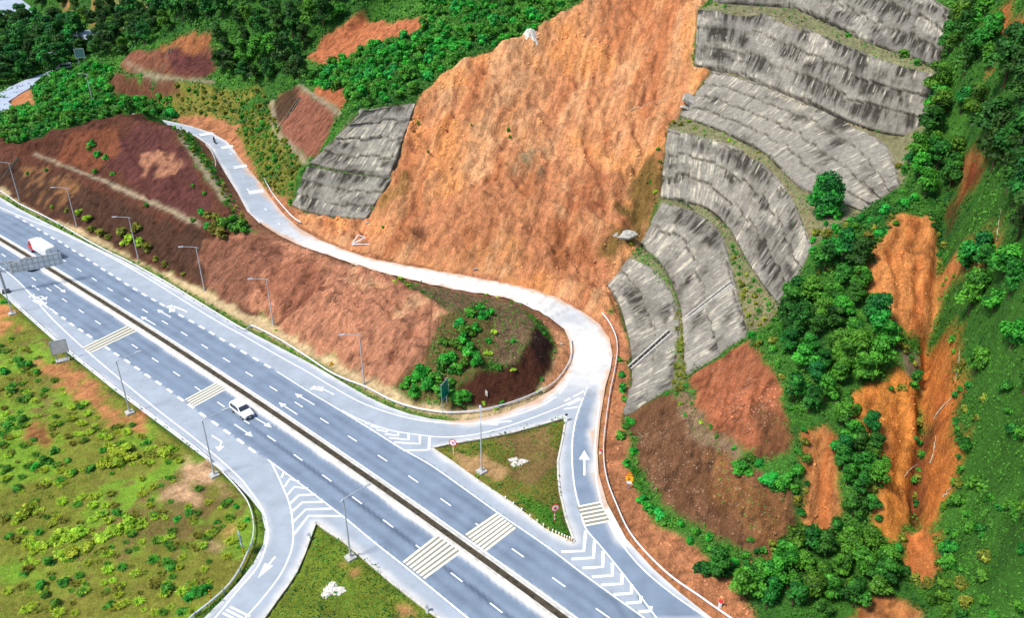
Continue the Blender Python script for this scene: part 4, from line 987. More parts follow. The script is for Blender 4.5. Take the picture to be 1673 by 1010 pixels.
G = {'dark': (lin(20, 58, 20, .9), lin(66, 128, 46, .9)), 'mid': (lin(30, 84, 22, .9), lin(104, 176, 54, .9)), 'bright': (lin(26, 100, 30, .95), lin(84, 190, 58, .95)), 'olive': (lin(76, 88, 26, .9), lin(166, 166, 62, .9)),
     'lime': (lin(104, 140, 28, .95), lin(200, 224, 66, .95)), 'teal': (lin(22, 78, 26, .9), lin(72, 158, 54, .9))}
TREE = {k: [(crown_mesh('crown', 100+i+h0, 2.7, 4.6, 1.5, 15, 1500, .30, *G[k]), trunk_mesh(i, 5.2, .16, 2.4)) for i in range(5)] for h0, k in ((0, 'dark'), (50, 'mid'), (90, 'teal'))}
SHRUB = {k: [crown_mesh('foliage', 300+i+h0, 1.0, 1.25, -.1, 8, 420, .17, *G[k]) for i in range(5)] for h0, k in ((0, 'dark'), (10, 'mid'), (20, 'bright'), (30, 'olive'), (40, 'lime'), (50, 'teal'))}
def clump_mesh(seed, c0, c1):
    r = np.random.default_rng(seed); V = []; T = []
    n = 130
    for i in range(n):
        a = r.uniform(0, 6.28); q = .35*math.sqrt(r.uniform()); l = r.uniform(.5, 1.1); o = r.uniform(.25, .8)*l
        d = np.array((math.cos(a), math.sin(a), 0)); s = np.array((-d[1], d[0], 0))*.045
        b = d*q; m = b+d*o*.45+np.array((0, 0, l*.65)); e = b+d*o+np.array((0, 0, l*.62))
        t = r.uniform(0, 1); c = np.array(c0)*(1-t)+np.array(c1)*t
        V += [b-s, b+s, m+s*.8, m-s*.8, m-s*.8, m+s*.8, e+s*.15, e-s*.15]; T += [c]*8
    me = new_mesh('grass_clump', np.array(V), np.arange(8*n).reshape(-1, 4), leafm, link=False); attr(me, 'tint', np.array(T)); return me
CLUMP = {k: [clump_mesh(500+i, *G[k]) for i in range(3)] for k in ('olive', 'lime', 'mid')}

QUEUE = []
def blocked(x, y, r=.6):
    if inpoly(np.array([x]), np.array([y]), OUT_D)[0] and not any(inpoly(np.array([x]), np.array([y]), I)[0] for I in ISL_D): return True
    return float(dline(np.array([x]), np.array([y]), OUT_D)[0]) < r
def plant(kind, x, y, s, label, group, hue='mid', sq=1.0, r=None, chk=True):
    if chk and blocked(x, y, .5 if kind != 'tree' else 1.2): return
    QUEUE.append((kind, x, y, s, label, group, hue, sq))
def plant_now(kind, x, y, s, label, group, hue, sq):
    z = gz(x, y)
    rz = random.uniform(0, 6.28)
    if kind == 'tree':
        cm, tm = random.choice(TREE[hue])
        o = empty('tree', (x, y, z-.2), rz, label, 'tree', group); o.scale = (s, s, s*sq)
        for n, me in (('crown', cm), ('trunk', tm)):
            c = bpy.data.objects.new(n, me); col.objects.link(c); c.parent = o
    else:
        me = random.choice(SHRUB[hue] if kind == 'shrub' else CLUMP[hue])
        o = bpy.data.objects.new('shrub' if kind == 'shrub' else 'grass_clump', me); col.objects.link(o)
        o.location = (x, y, z-.08); o.rotation_euler = (0, 0, rz); o.scale = (s*random.uniform(.9, 1.15), s*random.uniform(.9, 1.15), s*sq)
        tag(o, label, 'shrub' if kind == 'shrub' else 'grass clump', group)
    return o
def scatter(pts, gap, kind, sc_, label, group, hues, sq=(.8, 1.2), lim=200):
    P = hits(pts)
    x0, y0 = P[:, 0].min(), P[:, 1].min(); x1, y1 = P[:, 0].max(), P[:, 1].max()
    got = []
    for _ in range(int((x1-x0)*(y1-y0)/gap**2*6)+50):
        x = random.uniform(x0, x1); y = random.uniform(y0, y1)
        if not inpoly(np.array([x]), np.array([y]), P)[0]: continue
        if any((x-a)**2+(y-b)**2 < gap*gap for a, b in got): continue
        got.append((x, y))
        if len(got) >= lim: break
    for x, y in got: plant(kind, x, y, random.uniform(*sc_), label, group, random.choice(hues), random.uniform(*sq))
    return len(got)
def spots(L, kind, label, group, hue, sq=(.8, 1.1)):
    for u, v, s in L:
        p = hit(u, v, TERR); plant(kind, p[0], p[1], s, label, group, hue if isinstance(hue, str) else random.choice(hue), random.uniform(*sq))

n = {}
n['ridge'] = scatter([(190, 0), (640, -5), (600, 18), (520, 60), (498, 95), (505, 138), (460, 138), (400, 140), (362, 128), (350, 78), (335, 45), (290, 45), (230, 78), (190, 95), (160, 95), (150, 60)], 4.1, 'tree', (.85, 1.4), 'dark green tree in the wood on the far hillside above the red cut slopes', 'trees of the far hillside wood', ['dark', 'dark', 'dark', 'mid'], lim=230)
n['far'] = scatter([(-30, 40), (0, 50), (20, 42), (60, 45), (130, 52), (135, 95), (95, 122), (60, 128), (20, 135), (-30, 150)], 4.6, 'tree', (1.1, 1.7), 'dark tree of the valley wood beside the far bend of the road at the left', 'trees of the valley wood', ['dark', 'dark', 'teal'], lim=200)
n['far2'] = scatter([(50, -10), (145, -10), (148, 30), (110, 40), (60, 22)], 8, 'tree', (1.1, 1.5), 'green tree behind the far stretch of highway in the top left corner', 'trees behind the far highway', ['mid', 'dark'], lim=30)
n['scrub'] = scatter([(505, 138), (520, 112), (600, 80), (690, 50), (690, -8), (950, -8), (905, 20), (858, 52), (758, 92), (688, 140), (680, 160), (640, 165), (580, 178), (560, 150)], 2.1, 'shrub', (1.3, 2.3), 'bright green leafy bush in the scrub along the upper left rim of the landslide', 'scrub along the landslide rim', ['bright', 'bright', 'mid'], lim=420)
n['ridgeL'] = scatter([(-30, 190), (60, 178), (130, 165), (200, 160), (275, 150), (280, 196), (240, 190), (200, 184), (150, 196), (100, 210), (30, 236), (-30, 225)], 2.2, 'shrub', (1.2, 2.2), 'green bush on the crest of the dark soil hill at the left', 'bushes on the left hill crest', ['mid', 'bright', 'mid'], lim=220)
n['valley'] = scatter([(70, 132), (110, 118), (150, 105), (185, 120), (182, 160), (150, 165), (120, 168), (60, 172), (62, 145)], 2.6, 'shrub', (1.3, 2.4), 'green bush in the hollow between the far road bend and the left hill', 'bushes in the left hollow', ['mid', 'bright'], lim=200)
n['bank'] = scatter([(285, 142), (350, 145), (400, 150), (440, 160), (400, 172), (392, 192), (290, 188)], 1.8, 'shrub', (.6, 1.1), 'low olive bush on the bank above the top end of the ramp', 'bushes on the bank above the ramp', ['olive', 'olive', 'mid'], lim=200)
n['nose'] = scatter([(392, 195), (425, 172), (448, 190), (455, 218), (492, 262), (482, 300), (474, 335), (440, 300), (408, 245)], 1.5, 'shrub', (.6, 1.1), 'yellowish green bush on the grassy bank right of the ramp', 'bushes on the bank right of the ramp', ['olive', 'mid', 'olive'], lim=200)
n['col'] = scatter([(1565, -5), (1622, -5), (1618, 100), (1602, 205), (1572, 250), (1545, 335), (1500, 330), (1472, 265), (1512, 232), (1535, 120)], 2.3, 'tree', (.65, 1.1), 'green tree in the strip of wood right of the concrete tiers', 'trees right of the concrete tiers', ['mid', 'teal', 'mid'], lim=200)
n['colR'] = scatter([(1640, 105), (1690, 80), (1690, 420), (1640, 385), (1600, 395), (1608, 285), (1606, 210)], 2.6, 'tree', (.9, 1.4), 'very dark tree at the right edge of the photo above the orange gully', 'dark trees at the right edge', ['dark'], lim=200)
n['clump'] = scatter([(1288, 505), (1330, 455), (1395, 432), (1408, 480), (1445, 560), (1462, 592), (1430, 625), (1375, 645), (1330, 690), (1295, 680), (1285, 600), (1272, 545)], 2.0, 'tree', (.55, .95), 'dense green tree in the thicket left of the orange mud scars', 'trees of the thicket by the mud scars', ['teal', 'mid', 'dark', 'mid'], lim=200)
n['shelf'] = scatter([(1335, 350), (1420, 352), (1500, 325), (1455, 360), (1410, 425), (1330, 455), (1325, 420)], 1.5, 'shrub', (.7, 1.3), 'light green bush on the shelf below the lone round tree', 'bushes on the shelf', ['bright', 'olive', 'bright'], lim=200)
n['shelf2'] = scatter([(1462, 255), (1500, 235), (1530, 240), (1520, 320), (1470, 325)], 2.2, 'shrub', (.7, 1.2), 'olive bush at the right end of the concrete tiers', 'bushes at the right end of the tiers', ['olive', 'mid'], lim=200)
n['gap'] = scatter([(1370, 695), (1415, 700), (1440, 760), (1425, 840), (1380, 850), (1372, 780)], 1.7, 'tree', (.45, .7), 'small green tree on the strip between two orange mud scars', 'small trees between the mud scars', ['mid', 'teal'], lim=200)
n['foot'] = scatter([(1150, 930), (1210, 952), (1300, 905), (1380, 868), (1450, 905), (1472, 960), (1440, 975), (1390, 1010), (1230, 1010)], 1.7, 'tree', (.45, .75), 'dark green tree in the thicket at the foot of the mud scars', 'trees of the thicket at the slope foot', ['teal', 'mid', 'mid'], lim=200)
n['low'] = scatter([(1575, 430), (1690, 425), (1690, 640), (1600, 620), (1570, 560)], 2.1, 'tree', (.7, 1.05), 'green tree right of the gully, below the orange side branch', 'trees right of the gully', ['teal', 'mid'], lim=200)
n['low2'] = scatter([(1570, 640), (1690, 640), (1690, 1015), (1525, 1015), (1545, 930), (1560, 800), (1580, 700)], 1.5, 'shrub', (.6, 1.5), 'low green bush on the open grassy slope at the lower right', 'bushes on the lower right slope', ['teal', 'mid', 'mid', 'olive'], lim=330)
n['brow'] = scatter([(1075, 845), (1160, 880), (1230, 885), (1250, 905), (1200, 925), (1130, 895)], 1.5, 'shrub', (.6, 1.0), 'green bush along the toe of the dark soil slope above the lower right road', 'bushes along the slope toe', ['bright', 'mid'], lim=200)
n['b1'] = scatter([(1104, 510), (1118, 520), (1120, 610), (1110, 640), (1100, 630), (1110, 560)], 1.2, 'clump', (.6, 1.1), 'tuft of yellow grass on the ledge between the two lowest concrete tiers', 'grass on the lowest ledge', ['olive'], lim=200)
n['b2'] = scatter([(1195, 400), (1212, 430), (1240, 470), (1275, 515), (1235, 545), (1212, 500), (1200, 450)], 1.4, 'shrub', (.4, .75), 'small olive bush on the ledge above the second concrete tier', 'bushes on the second ledge', ['olive', 'mid'], lim=200)
n['b3'] = scatter([(1222, 550), (1280, 515), (1290, 600), (1300, 690), (1270, 620)], 1.6, 'shrub', (.5, 1.0), 'green bush along the top of the bare orange slope below the tiers', 'bushes above the bare slope', ['bright', 'mid', 'olive'], lim=200)
spots([(1122, 630, .5), (1130, 660, .4), (1145, 690, .5), (1160, 700, .6), (1105, 645, .55), (1112, 660, .5), (1118, 680, .5), (1170, 715, .5), (1200, 735, .5), (1090, 645, .4)], 'shrub', 'small bush along the sloping path between the two bare soil slopes', 'bushes along the path', ['bright', 'lime', 'mid'])
spots([(1212, 770, 1.7), (1222, 752, 1.2), (1255, 785, 1.5), (1280, 790, 1.4), (1300, 775, 1.3), (1270, 805, 1.4), (1295, 800, 1.0), (1240, 760, 1.0)], 'shrub', 'large green bush at the top of the dark soil slope on the right', 'bushes at the top of the dark slope', ['bright', 'mid'])
spots([(1016, 615, 1.04), (1018, 640, 1.17), (1012, 590, 0.78), (1022, 700, 1.04), (1015, 715, 1.17), (1030, 690, 1.04), (1035, 740, 0.91), (1025, 760, 0.91), (1035, 775, 1.04), (1042, 800, 0.91), (1048, 820, 1.17), (1062, 835, 1.17), (1075, 845, 1.30), (1085, 855, 1.04), (1020, 655, 0.91)], 'shrub', 'bright bush beside the orange dirt strip along the right road', 'bushes beside the right road', ['bright', 'mid'])
spots([(1150, 938, 1.5), (1170, 945, 1.7), (1190, 940, 1.2)], 'shrub', 'dark round bush by the lower right road', 'dark bushes by the lower right road', 'dark')
spots([(672, 625, 1.44), (690, 615, 1.80), (700, 635, 1.92), (680, 645, 1.56), (718, 645, 1.68), (745, 655, 1.80), (760, 650, 1.56), (735, 635, 1.44), (660, 635, 1.08), (712, 620, 1.44)], 'shrub', 'leafy bush at the foot of the hillock by the green road sign', 'bushes at the hillock foot', ['bright', 'mid'])
spots([(730, 590, 1.88), (745, 570, 1.88), (725, 565, 1.38), (760, 550, 1.88), (750, 535, 1.50), (775, 540, 1.38), (770, 515, 1.62), (790, 520, 1.38), (765, 580, 1.88), (780, 595, 1.62), (745, 610, 1.75), (725, 600, 1.50), (760, 600, 1.38), (785, 505, 1.12), (800, 515, 1.25), (755, 560, 1.50)], 'shrub', 'bright bush in the thicket on top of the hillock', 'bushes on the hillock', ['bright', 'mid'])
spots([(797, 578, .9), (808, 545, .9), (800, 560, .8), (838, 558, .7), (815, 603, .8), (838, 605, .6), (655, 458, .7), (668, 468, .6), (645, 462, .5), (718, 466, .6), (690, 478, .6), (795, 483, .5), (812, 487, .4), (835, 495, .5), (888, 545, .5), (905, 575, .5), (880, 640, .6), (820, 662, .7), (810, 668, .6), (790, 660, .5), (885, 620, .5), (452, 540, .5)], 'shrub', 'small separate bush on the right part of the hillock or its foot', 'small bushes around the hillock', ['lime', 'bright', 'mid'])
spots([(340, 355, 1.60), (355, 365, 1.92), (370, 370, 2.08), (385, 378, 2.08), (365, 385, 1.92), (350, 380, 1.60), (395, 370, 1.60), (330, 350, 1.28), (380, 362, 1.44), (400, 382, 1.28), (340, 372, 1.28), (315, 362, 0.96)], 'shrub', 'green bush on the saddle between the left hill and the hillock', 'bushes on the saddle', ['bright', 'mid', 'olive'])
spots([(150, 238, 1.40), (160, 255, 1.40), (172, 260, 1.12), (145, 245, 0.98), (155, 282, 0.98), (185, 285, 0.84), (240, 338, 0.98), (315, 305, 0.70), (45, 285, 0.84), (75, 280, 0.84), (335, 318, 0.70)], 'shrub', 'lone green bush on the bare dark soil of the left hill', 'lone bushes on the left hill', ['bright', 'mid'])
spots([(130, 350, 1.28), (145, 362, 1.44), (150, 378, 1.28), (165, 385, 1.44), (178, 390, 1.28), (200, 385, 1.60), (215, 395, 1.76), (225, 378, 1.60), (228, 400, 1.44), (240, 410, 1.60), (255, 425, 1.12), (270, 435, 1.12), (110, 345, 0.80), (85, 340, 0.80), (300, 450, 0.80), (205, 400, 1.28)], 'shrub', 'yellow green bush at the foot of the left cut, beside a lamp post', 'bushes at the foot of the left cut', ['olive', 'lime', 'olive'])
n['lip'] = scatter([(284, 212), (300, 215), (340, 262), (385, 330), (405, 365), (380, 350), (345, 290)], 1.3, 'shrub', (.4, .8), 'small bush on the strip between the stony ridge path and the ramp', 'bushes along the ramp edge', ['mid', 'olive'], lim=200)
spots([(1100, 200, .7), (1112, 205, .8), (1125, 200, .7), (1135, 210, .7), (1150, 215, .5), (1192, 230, .6), (1240, 250, .6), (1075, 245, .7), (1078, 265, .6), (1062, 300, .7), (1085, 315, .8), (1100, 322, .7), (1110, 322, .5), (1070, 315, .6), (1170, 8, .6), (1185, 10, .6), (1030, 400, .5), (1040, 408, .5), (1385, 60, 1.0), (1415, 68, 1.1), (1405, 55, .8)], 'shrub', 'small bush growing at the ledges of the upper concrete tiers', 'bushes on the upper ledges', ['mid', 'olive', 'lime'])
spots([(1474, 92, 1.4), (1498, 105, 1.0), (1366, 176, .9), (1328, 160, .6), (1436, 215, .8)], 'shrub', 'round green bush standing on the ledge across the upper right concrete tiers', 'round bushes on the top ledges', ['mid', 'dark'])
TREE['lone'] = [(crown_mesh('crown', 981, 2.9, 5.4, .1, 36, 3600, .3, *G['teal']), TREE['mid'][0][1])]
p = hit(1345, 350); plant('tree', p[0], p[1], 1.25, 'lone round tree standing in front of the grey gridded concrete tier', None, 'lone', 1.0)
spots([(831, 215, .6), (833, 225, .5), (683, 202, .5), (700, 250, .4), (625, 373, .4), (770, 205, .4)], 'shrub', 'tiny green bush left standing on the bare orange landslide', 'bushes on the landslide', 'mid', (1.4, 1.8))
for L_ in ([(1455, 362), (1412, 425), (1408, 460), (1432, 515), (1468, 548)], [(1515, 352), (1545, 430), (1542, 470), (1560, 450), (1600, 428), (1640, 402)], [(1562, 560), (1565, 640), (1575, 720), (1558, 800), (1535, 850)], [(1375, 650), (1400, 690), (1440, 755), (1425, 840), (1430, 880)], [(1312, 712), (1310, 790), (1308, 860)], [(1475, 880), (1472, 935), (1510, 962), (1540, 930), (1536, 870)], [(1465, 560), (1505, 610), (1490, 640), (1440, 632)], [(1505, 700), (1500, 780), (1498, 840)], [(1205, 950), (1250, 900), (1310, 893)]):
    for (a_, b_), (c_, d_) in zip(L_[:-1], L_[1:]):
        k_ = max(2, int(math.hypot(c_-a_, d_-b_)/15))
        spots([(a_+(c_-a_)*i/k_+random.uniform(-9, 9), b_+(d_-b_)*i/k_+random.uniform(-7, 7), random.uniform(.45, 1.0)) for i in range(k_)], 'shrub', 'green bush growing over the ragged edge of an orange mud scar', 'bushes at the edges of the mud scars', ['mid', 'teal', 'olive'])
# the field at the lower left
spots([(190, 748, 2.00), (178, 758, 1.88), (205, 740, 1.88), (198, 760, 1.62), (215, 750, 1.38), (270, 742, 1.25), (280, 738, 1.12), (45, 838, 1.50), (60, 835, 1.25), (32, 848, 1.25), (190, 868, 1.50), (210, 860, 1.62), (228, 858, 1.38), (172, 878, 1.50), (95, 882, 1.62), (110, 878, 1.38), (130, 872, 1.50), (80, 890, 1.25), (120, 905, 1.50), (140, 898, 1.25), (100, 912, 1.38)], 'shrub', 'lime yellow bush in a yellow green patch of the lower left field', 'lime bushes in the field', 'lime', (.55, .8))  # lime is the leaf colour of these bushes
spots([(30, 590, 1.2), (45, 600, 1.3), (60, 612, 1.0), (20, 640, 1.4), (40, 655, 1.5), (8, 610, 1.2), (70, 648, .8), (10, 700, 1.3), (35, 690, 1.2), (90, 740, 1.1), (75, 755, 1.2), (60, 765, 1.0), (110, 755, .8), (240, 725, .9), (150, 768, 1.0), (120, 775, .9), (10, 770, 1.1), (30, 800, 1.0), (170, 842, .8), (190, 840, .9), (80, 920, 1.0), (70, 960, 1.0), (105, 955, 1.1), (75, 975, .9), (90, 990, .9), (180, 990, .8), (275, 965, 1.2), (280, 930, .9), (325, 970, 1.3), (310, 980, 1.1), (300, 1000, 1.0), (335, 965, 1.0), (375, 820, .7), (385, 830, .7), (405, 850, .6), (20, 500, 1.0), (8, 495, .9), (40, 940, .8), (15, 880, .9), (5, 730, 1.1), (55, 720, .7), (290, 850, .7), (355, 855, .7)], 'shrub', 'mid green bush standing in the rough grass of the lower left field', 'green bushes in the field', ['mid', 'bright', 'mid'], (.6, .9))
fcl = 0
Pf = hits([(0, 540), (100, 600), (330, 770), (400, 850), (405, 900), (320, 1005), (0, 1005)])
while fcl < 420:
    x = random.uniform(Pf[:, 0].min(), Pf[:, 0].max()); y = random.uniform(Pf[:, 1].min(), Pf[:, 1].max())
    if not inpoly(np.array([x]), np.array([y]), Pf)[0] or bil(VEG, x, y) < .2: continue
    fcl += 1; plant('clump', x, y, random.uniform(.45, 1.0), 'tuft of long grass in the lower left field', 'grass tufts in the field', random.choice(['olive', 'lime', 'lime', 'mid']), random.uniform(.7, 1.1))

def seen_size(q):
    k, x, y, s = q[:4]; z = gz(x, y); dep = y*math.cos(PITCH)+(CAM_H-z)*math.sin(PITCH)
    u = 836.5+FPX*x/dep; v = 505+FPX*((CAM_H-z)*math.cos(PITCH)-y*math.sin(PITCH))/dep
    edge = -40 < u < 1715 and -30 < v < 1050
    return s/dep*(1 if edge else 0)
def merge(name, L, meshes):
    Vs = []; Fs = []; Ts = []; n0 = 0
    for q in L:
        kind, x, y, s, lb, g, hue, sq = q
        me = meshes(hue); nv = len(me.vertices); co = np.empty(nv*3, np.float32); me.vertices.foreach_get('co', co); co = co.reshape(-1, 3).astype(float)
        t = np.empty(nv*4, np.float32); me.attributes['tint'].data.foreach_get('color', t); t = t.reshape(-1, 4)[:, :3]
        a = random.uniform(0, 6.28); R_ = np.array(((math.cos(a), -math.sin(a), 0), (math.sin(a), math.cos(a), 0), (0, 0, 1)))
        V = (co @ R_.T)*np.array((s, s, s*sq))+np.array((x, y, gz(x, y)-.1)); Vs.append(V); Ts.append(t*random.uniform(.75, 1.25)); Fs.append(np.arange(nv).reshape(-1, 4)+n0); n0 += nv
    o = new_mesh(name, np.concatenate(Vs), np.concatenate(Fs), leafm); attr(o.data, 'tint', np.concatenate(Ts)); tag(o, kind='stuff')
for kind, cap_, nm, fn in (('shrub', 290, 'scrub', lambda h: random.choice(SHRUB[h])), ('tree', 290, 'wood', lambda h: random.choice(TREE[h])[0]), ('clump', 260, 'long_grass', lambda h: random.choice(CLUMP[h]))):
    L = sorted([q for q in QUEUE if q[0] == kind], key=lambda q: (q[5] is None, seen_size(q)), reverse=True)
    for q in L[:cap_]: plant_now(*q)
    rest = [q for q in L[cap_:] if seen_size(q) > 0]
    if rest: merge(nm, rest, fn)
    print(kind, len(L))
# undergrowth and grass nobody could count
def cover(name, N, mask, size, c0, c1, seed, cs=9.0, up=.6, aspect=.55):
    r = np.random.default_rng(seed)
    xs = []; k = 0
    while k < N:
        u = r.uniform(-40, 1713, 60000); v = r.uniform(-40, 1040, 60000)
        # spread with the nearness of the ground: sample the ground plane through the view frustum
        x = r.uniform(-330, 110, 200000); y = 40+(r.uniform(0, 1, 200000)**1.6)*400
        m = bil(mask, x, y)*np.clip(150/np.hypot(x, y+1), .2, 1.4) > r.uniform(.15, 1.0, len(x))
        m &= (np.abs(x) < (y*.75+20))
        x = x[m]; y = y[m]; xs.append(np.c_[x, y]); k += len(x)
    Q = np.concatenate(xs)[:N]; x, y = Q[:, 0], Q[:, 1]
    z = bil(TERR, x, y)
    e = .6; gx = (bil(TERR, x+e, y)-bil(TERR, x-e, y))/(2*e); gy = (bil(TERR, x, y+e)-bil(TERR, x, y-e))/(2*e)
    nn = np.c_[-gx, -gy, np.ones(N)]; nn /= np.linalg.norm(nn, axis=1)[:, None]
    hgt = r.uniform(.02, 1, N)**1.5*up*np.clip(.3+fbm(x/2.4, y/2.4, seed+3, 3)*2.4, .06, 1.7)
    t = np.clip(.5+1.1*fbm(x/cs, y/cs, seed+5, 3)+.8*fbm(x/1.8, y/1.8, seed+9, 3)+r.uniform(-.08, .08, N), 0, 1)[:, None]
    T = np.array(c0)*(1-t)+np.array(c1)*t
    V, F, T = leaves(np.c_[x, y, z]+nn*hgt[:, None], nn, size*np.clip(np.hypot(x, y)/150, .55, 2.0), T, r, aspect)
    o = new_mesh(name, V, F, leafm); attr(o.data, 'tint', T); tag(o, kind='stuff'); return o
slope = VEG*(1-fm)*(~PAV)
cover('undergrowth', 480000, np.clip(slope-.12, 0, 1), .26, lin(30, 84, 28, .85), lin(92, 148, 48, .85), 801, up=.95)
fld = np.clip(fm+inpoly(XX, YY, np.array(ISL[0]))+inpoly(XX, YY, np.array(ISL[1])), 0, 1)*VEG*(dist > .5)
cover('grass', 170000, np.clip(fld*1.6, 0, 1), .13, lin(104, 98, 36, .9), lin(142, 176, 50, .9), 851, cs=10, up=.4, aspect=.3)
print(n)
# ================================================================== things along the roads
galv = mat('galvanised_steel', lin(176, 180, 186, .8), .5, .3, var=.25, scale=1.5)
white_metal = mat('white_painted_steel', (.82, .83, .84), .5, var=.18, scale=2)
pole_mat = mat('pole_paint', lin(196, 200, 206, .8), .5, .2)
sign_back = mat('sign_back', lin(222, 228, 234, .9), .55, .3, var=.2, scale=1.2)
black = mat('black_rubber', (.02, .02, .022), .8)
glass = mat('dark_glass', (.035, .045, .06), .08, spec=.6)
carwhite = mat('white_car_paint', (.84, .85, .86), .28, spec=.5, dirt=lin(190, 170, 145), dirt_amt=.25, var=.1, scale=2)
cardark = mat('black_car_paint', (.022, .024, .03), .25, spec=.5)
redp = mat('red_paint', (.62, .03, .04), .45)
yellowp = mat('yellow_paint', (.85, .48, .02), .5)
signwhite = mat('sign_white', (.85, .85, .85), .45)
blackp = mat('black_paint', (.02, .02, .025), .5)
greenp = mat('green_sign_face', (.0, .16, .11), .45)
bluep = mat('blue_sign_face', (.03, .12, .30), .45)
lampm = mat('headlight', (.85, .87, .9), .15, spec=.7)
ROADN = np.array((.78, .63, 0))      # across the highway, away from the camera side
def ground_at(x, y):
    r = PBVH.ray_cast(Vector((float(x), float(y), 60)), Vector((0, 0, -1)))
    return max(r[0].z if r[0] is not None else -9, gz(x, y))

# ---------------------------------------------------------------- guardrails
def guardrail(px, label, off=0.0, gap=4.0, zfun=None, h=.72):
    P = []
    for u, v in px:
        w = on_road(u, v); P.append(np.array((w[0], w[1], 0)))
    P = smooth_line(P, 1.0)
    P = [np.array((p[0], p[1], ground_at(p[0], p[1]))) for p in P]
    zz = np.array([p[2] for p in P]); zz = np.convolve(np.r_[[zz[0]]*3, zz, [zz[-1]]*3], np.ones(7)/7, 'valid')
    for p, z in zip(P, zz): p[2] = z
    root = empty('guardrail', P[len(P)//2], 0, label, 'guardrail')
    o0 = np.array(root.location)
    prof = [(-.05, -.16), (.03, -.10), (-.02, 0), (.03, .10), (-.05, .16), (-.09, .12), (-.09, -.12)]
    V = []; F = []
    for i, p in enumerate(P):
        d = P[min(i+1, len(P)-1)]-P[max(i-1, 0)]; d[2] = 0; d = d/np.linalg.norm(d); q = np.array((-d[1], d[0], 0))
        for a, b in prof: V.append(p+q*a+np.array((0, 0, h-.16+b))-o0)
    k = len(prof)
    for i in range(len(P)-1):
        for j in range(k): F.append((i*k+j, i*k+(j+1) % k, (i+1)*k+(j+1) % k, (i+1)*k+j))
    F += [tuple(range(k)), tuple(range((len(P)-1)*k, len(P)*k))[::-1]]
    new_mesh('rail', V, F, white_metal, parent=root)
    L = np.r_[0, np.cumsum([np.linalg.norm(b-a) for a, b in zip(P[:-1], P[1:])])]
    m = MB(); m.box((0, 0, .25), (.12, .12, 1.1)); pm = None
    for s in np.arange(.5, L[-1], max(gap, L[-1]/95)):
        i = int(np.searchsorted(L, s)); p = P[min(i, len(P)-1)]
        if pm is None: c = m.build('post', galv, root); pm = c.data
        else:
            c = bpy.data.objects.new('post', pm); col.objects.link(c); c.parent = root
        c.location = tuple(p-o0+np.array((0, 0, -.0)))
    return root
guardrail([(-60, 288), (-30, 302)]+Z2([(0, 58), (130, 145), (270, 215), (400, 283), (560, 372), (720, 455), (880, 540), (1060, 640), (1230, 745), (1400, 850), (1560, 945)])+Z4([(30, 405), (150, 463), (300, 553), (450, 645), (600, 712), (700, 765), (800, 802), (900, 823), (1000, 833), (1150, 822), (1300, 783), (1400, 742), (1490, 690), (1550, 620), (1582, 550), (1582, 470)]), 'long white guardrail along the far side of the highway, bending round the hillock')
guardrail([(984, 519), (997, 535)]+Z8([(463, -10), (468, 40), (460, 100), (450, 150), (440, 200), (426, 300), (417, 400), (427, 500), (462, 600), (522, 720), (642, 850), (762, 940), (852, 1005)])+[(1240, 1050)], 'white guardrail on the orange dirt side of the right road')
guardrail([(31, 503), (86, 552), (111, 574), (143, 600), (190, 637.5), (241, 676), (279, 704), (317, 733), (346, 757)], 'white guardrail between the highway and the lower left field')
guardrail(Z6([(1180, 232), (1215, 268), (1270, 330), (1320, 400), (1345, 470), (1355, 545), (1345, 620), (1318, 685), (1280, 765), (1225, 845), (1160, 910), (1100, 960), (1040, 1005)])+[(295, 1030)], 'thin white guardrail curving round the lower left slip road')
guardrail(Z3([(172, 185), (195, 212), (212, 250), (222, 290), (222, 318)]), 'short white guardrail on the inside of the upper ramp bend')
guardrail(Z3([(455, 355), (478, 395), (502, 432), (545, 485), (590, 530), (630, 558)]), 'short white guardrail on the ramp below the left concrete tiers')
guardrail(Z3([(375, 492), (400, 522), (432, 556)]), 'short leaning white guardrail at the ramp above the saddle bushes')

# ---------------------------------------------------------------- lamp posts
def lamp_post(base, hgt, adir, label, group, foot_=True, arm=3.0, zb=None):
    x, y = base[0], base[1]
    root = empty('lamp_post', (x, y, ground_at(x, y) if zb is None else zb), 0, label, 'lamp post', group)
    d = Vector((adir[0], adir[1], 0)).normalized()
    m = MB(); m.tube([(0, 0, -.3), (0, 0, hgt*.5), (0, 0, hgt)], [.13, .10, .07], 10); m.tube([(0, 0, 0), (0, 0, .9)], [.17, .15], 10)
    m.build('pole', pole_mat, root, smooth=False)
    m = MB(); m.tube([Vector((0, 0, hgt-.1))-d*.5, Vector((0, 0, hgt+.1)), d*arm*.5+Vector((0, 0, hgt+.32)), d*arm+Vector((0, 0, hgt+.45))], [.05, .06, .05, .045], 8)
    m.build('arm', pole_mat, root)
    m = MB(); rot = Matrix(((d.x, -d.y, 0), (d.y, d.x, 0), (0, 0, 1)))
    m.box(d*(arm+.35)+Vector((0, 0, hgt+.48)), (.95, .34, .14), rot); m.box(d*(arm+.4)+Vector((0, 0, hgt+.40)), (.6, .24, .05), rot)
    m.build('lamp_head', pole_mat, root, bevel=.03)
    if foot_:
        m = MB(); rr = Matrix.Rotation(.68, 3, 'Z'); m.box((0, 0, .04), (1.25, 1.25, .5), rr); m.box((0, 0, .32), (.5, .5, .1), rr)
        m.build('footing', concrete, root, bevel=.04)
    return root
nl = ROADN; fl = -ROADN
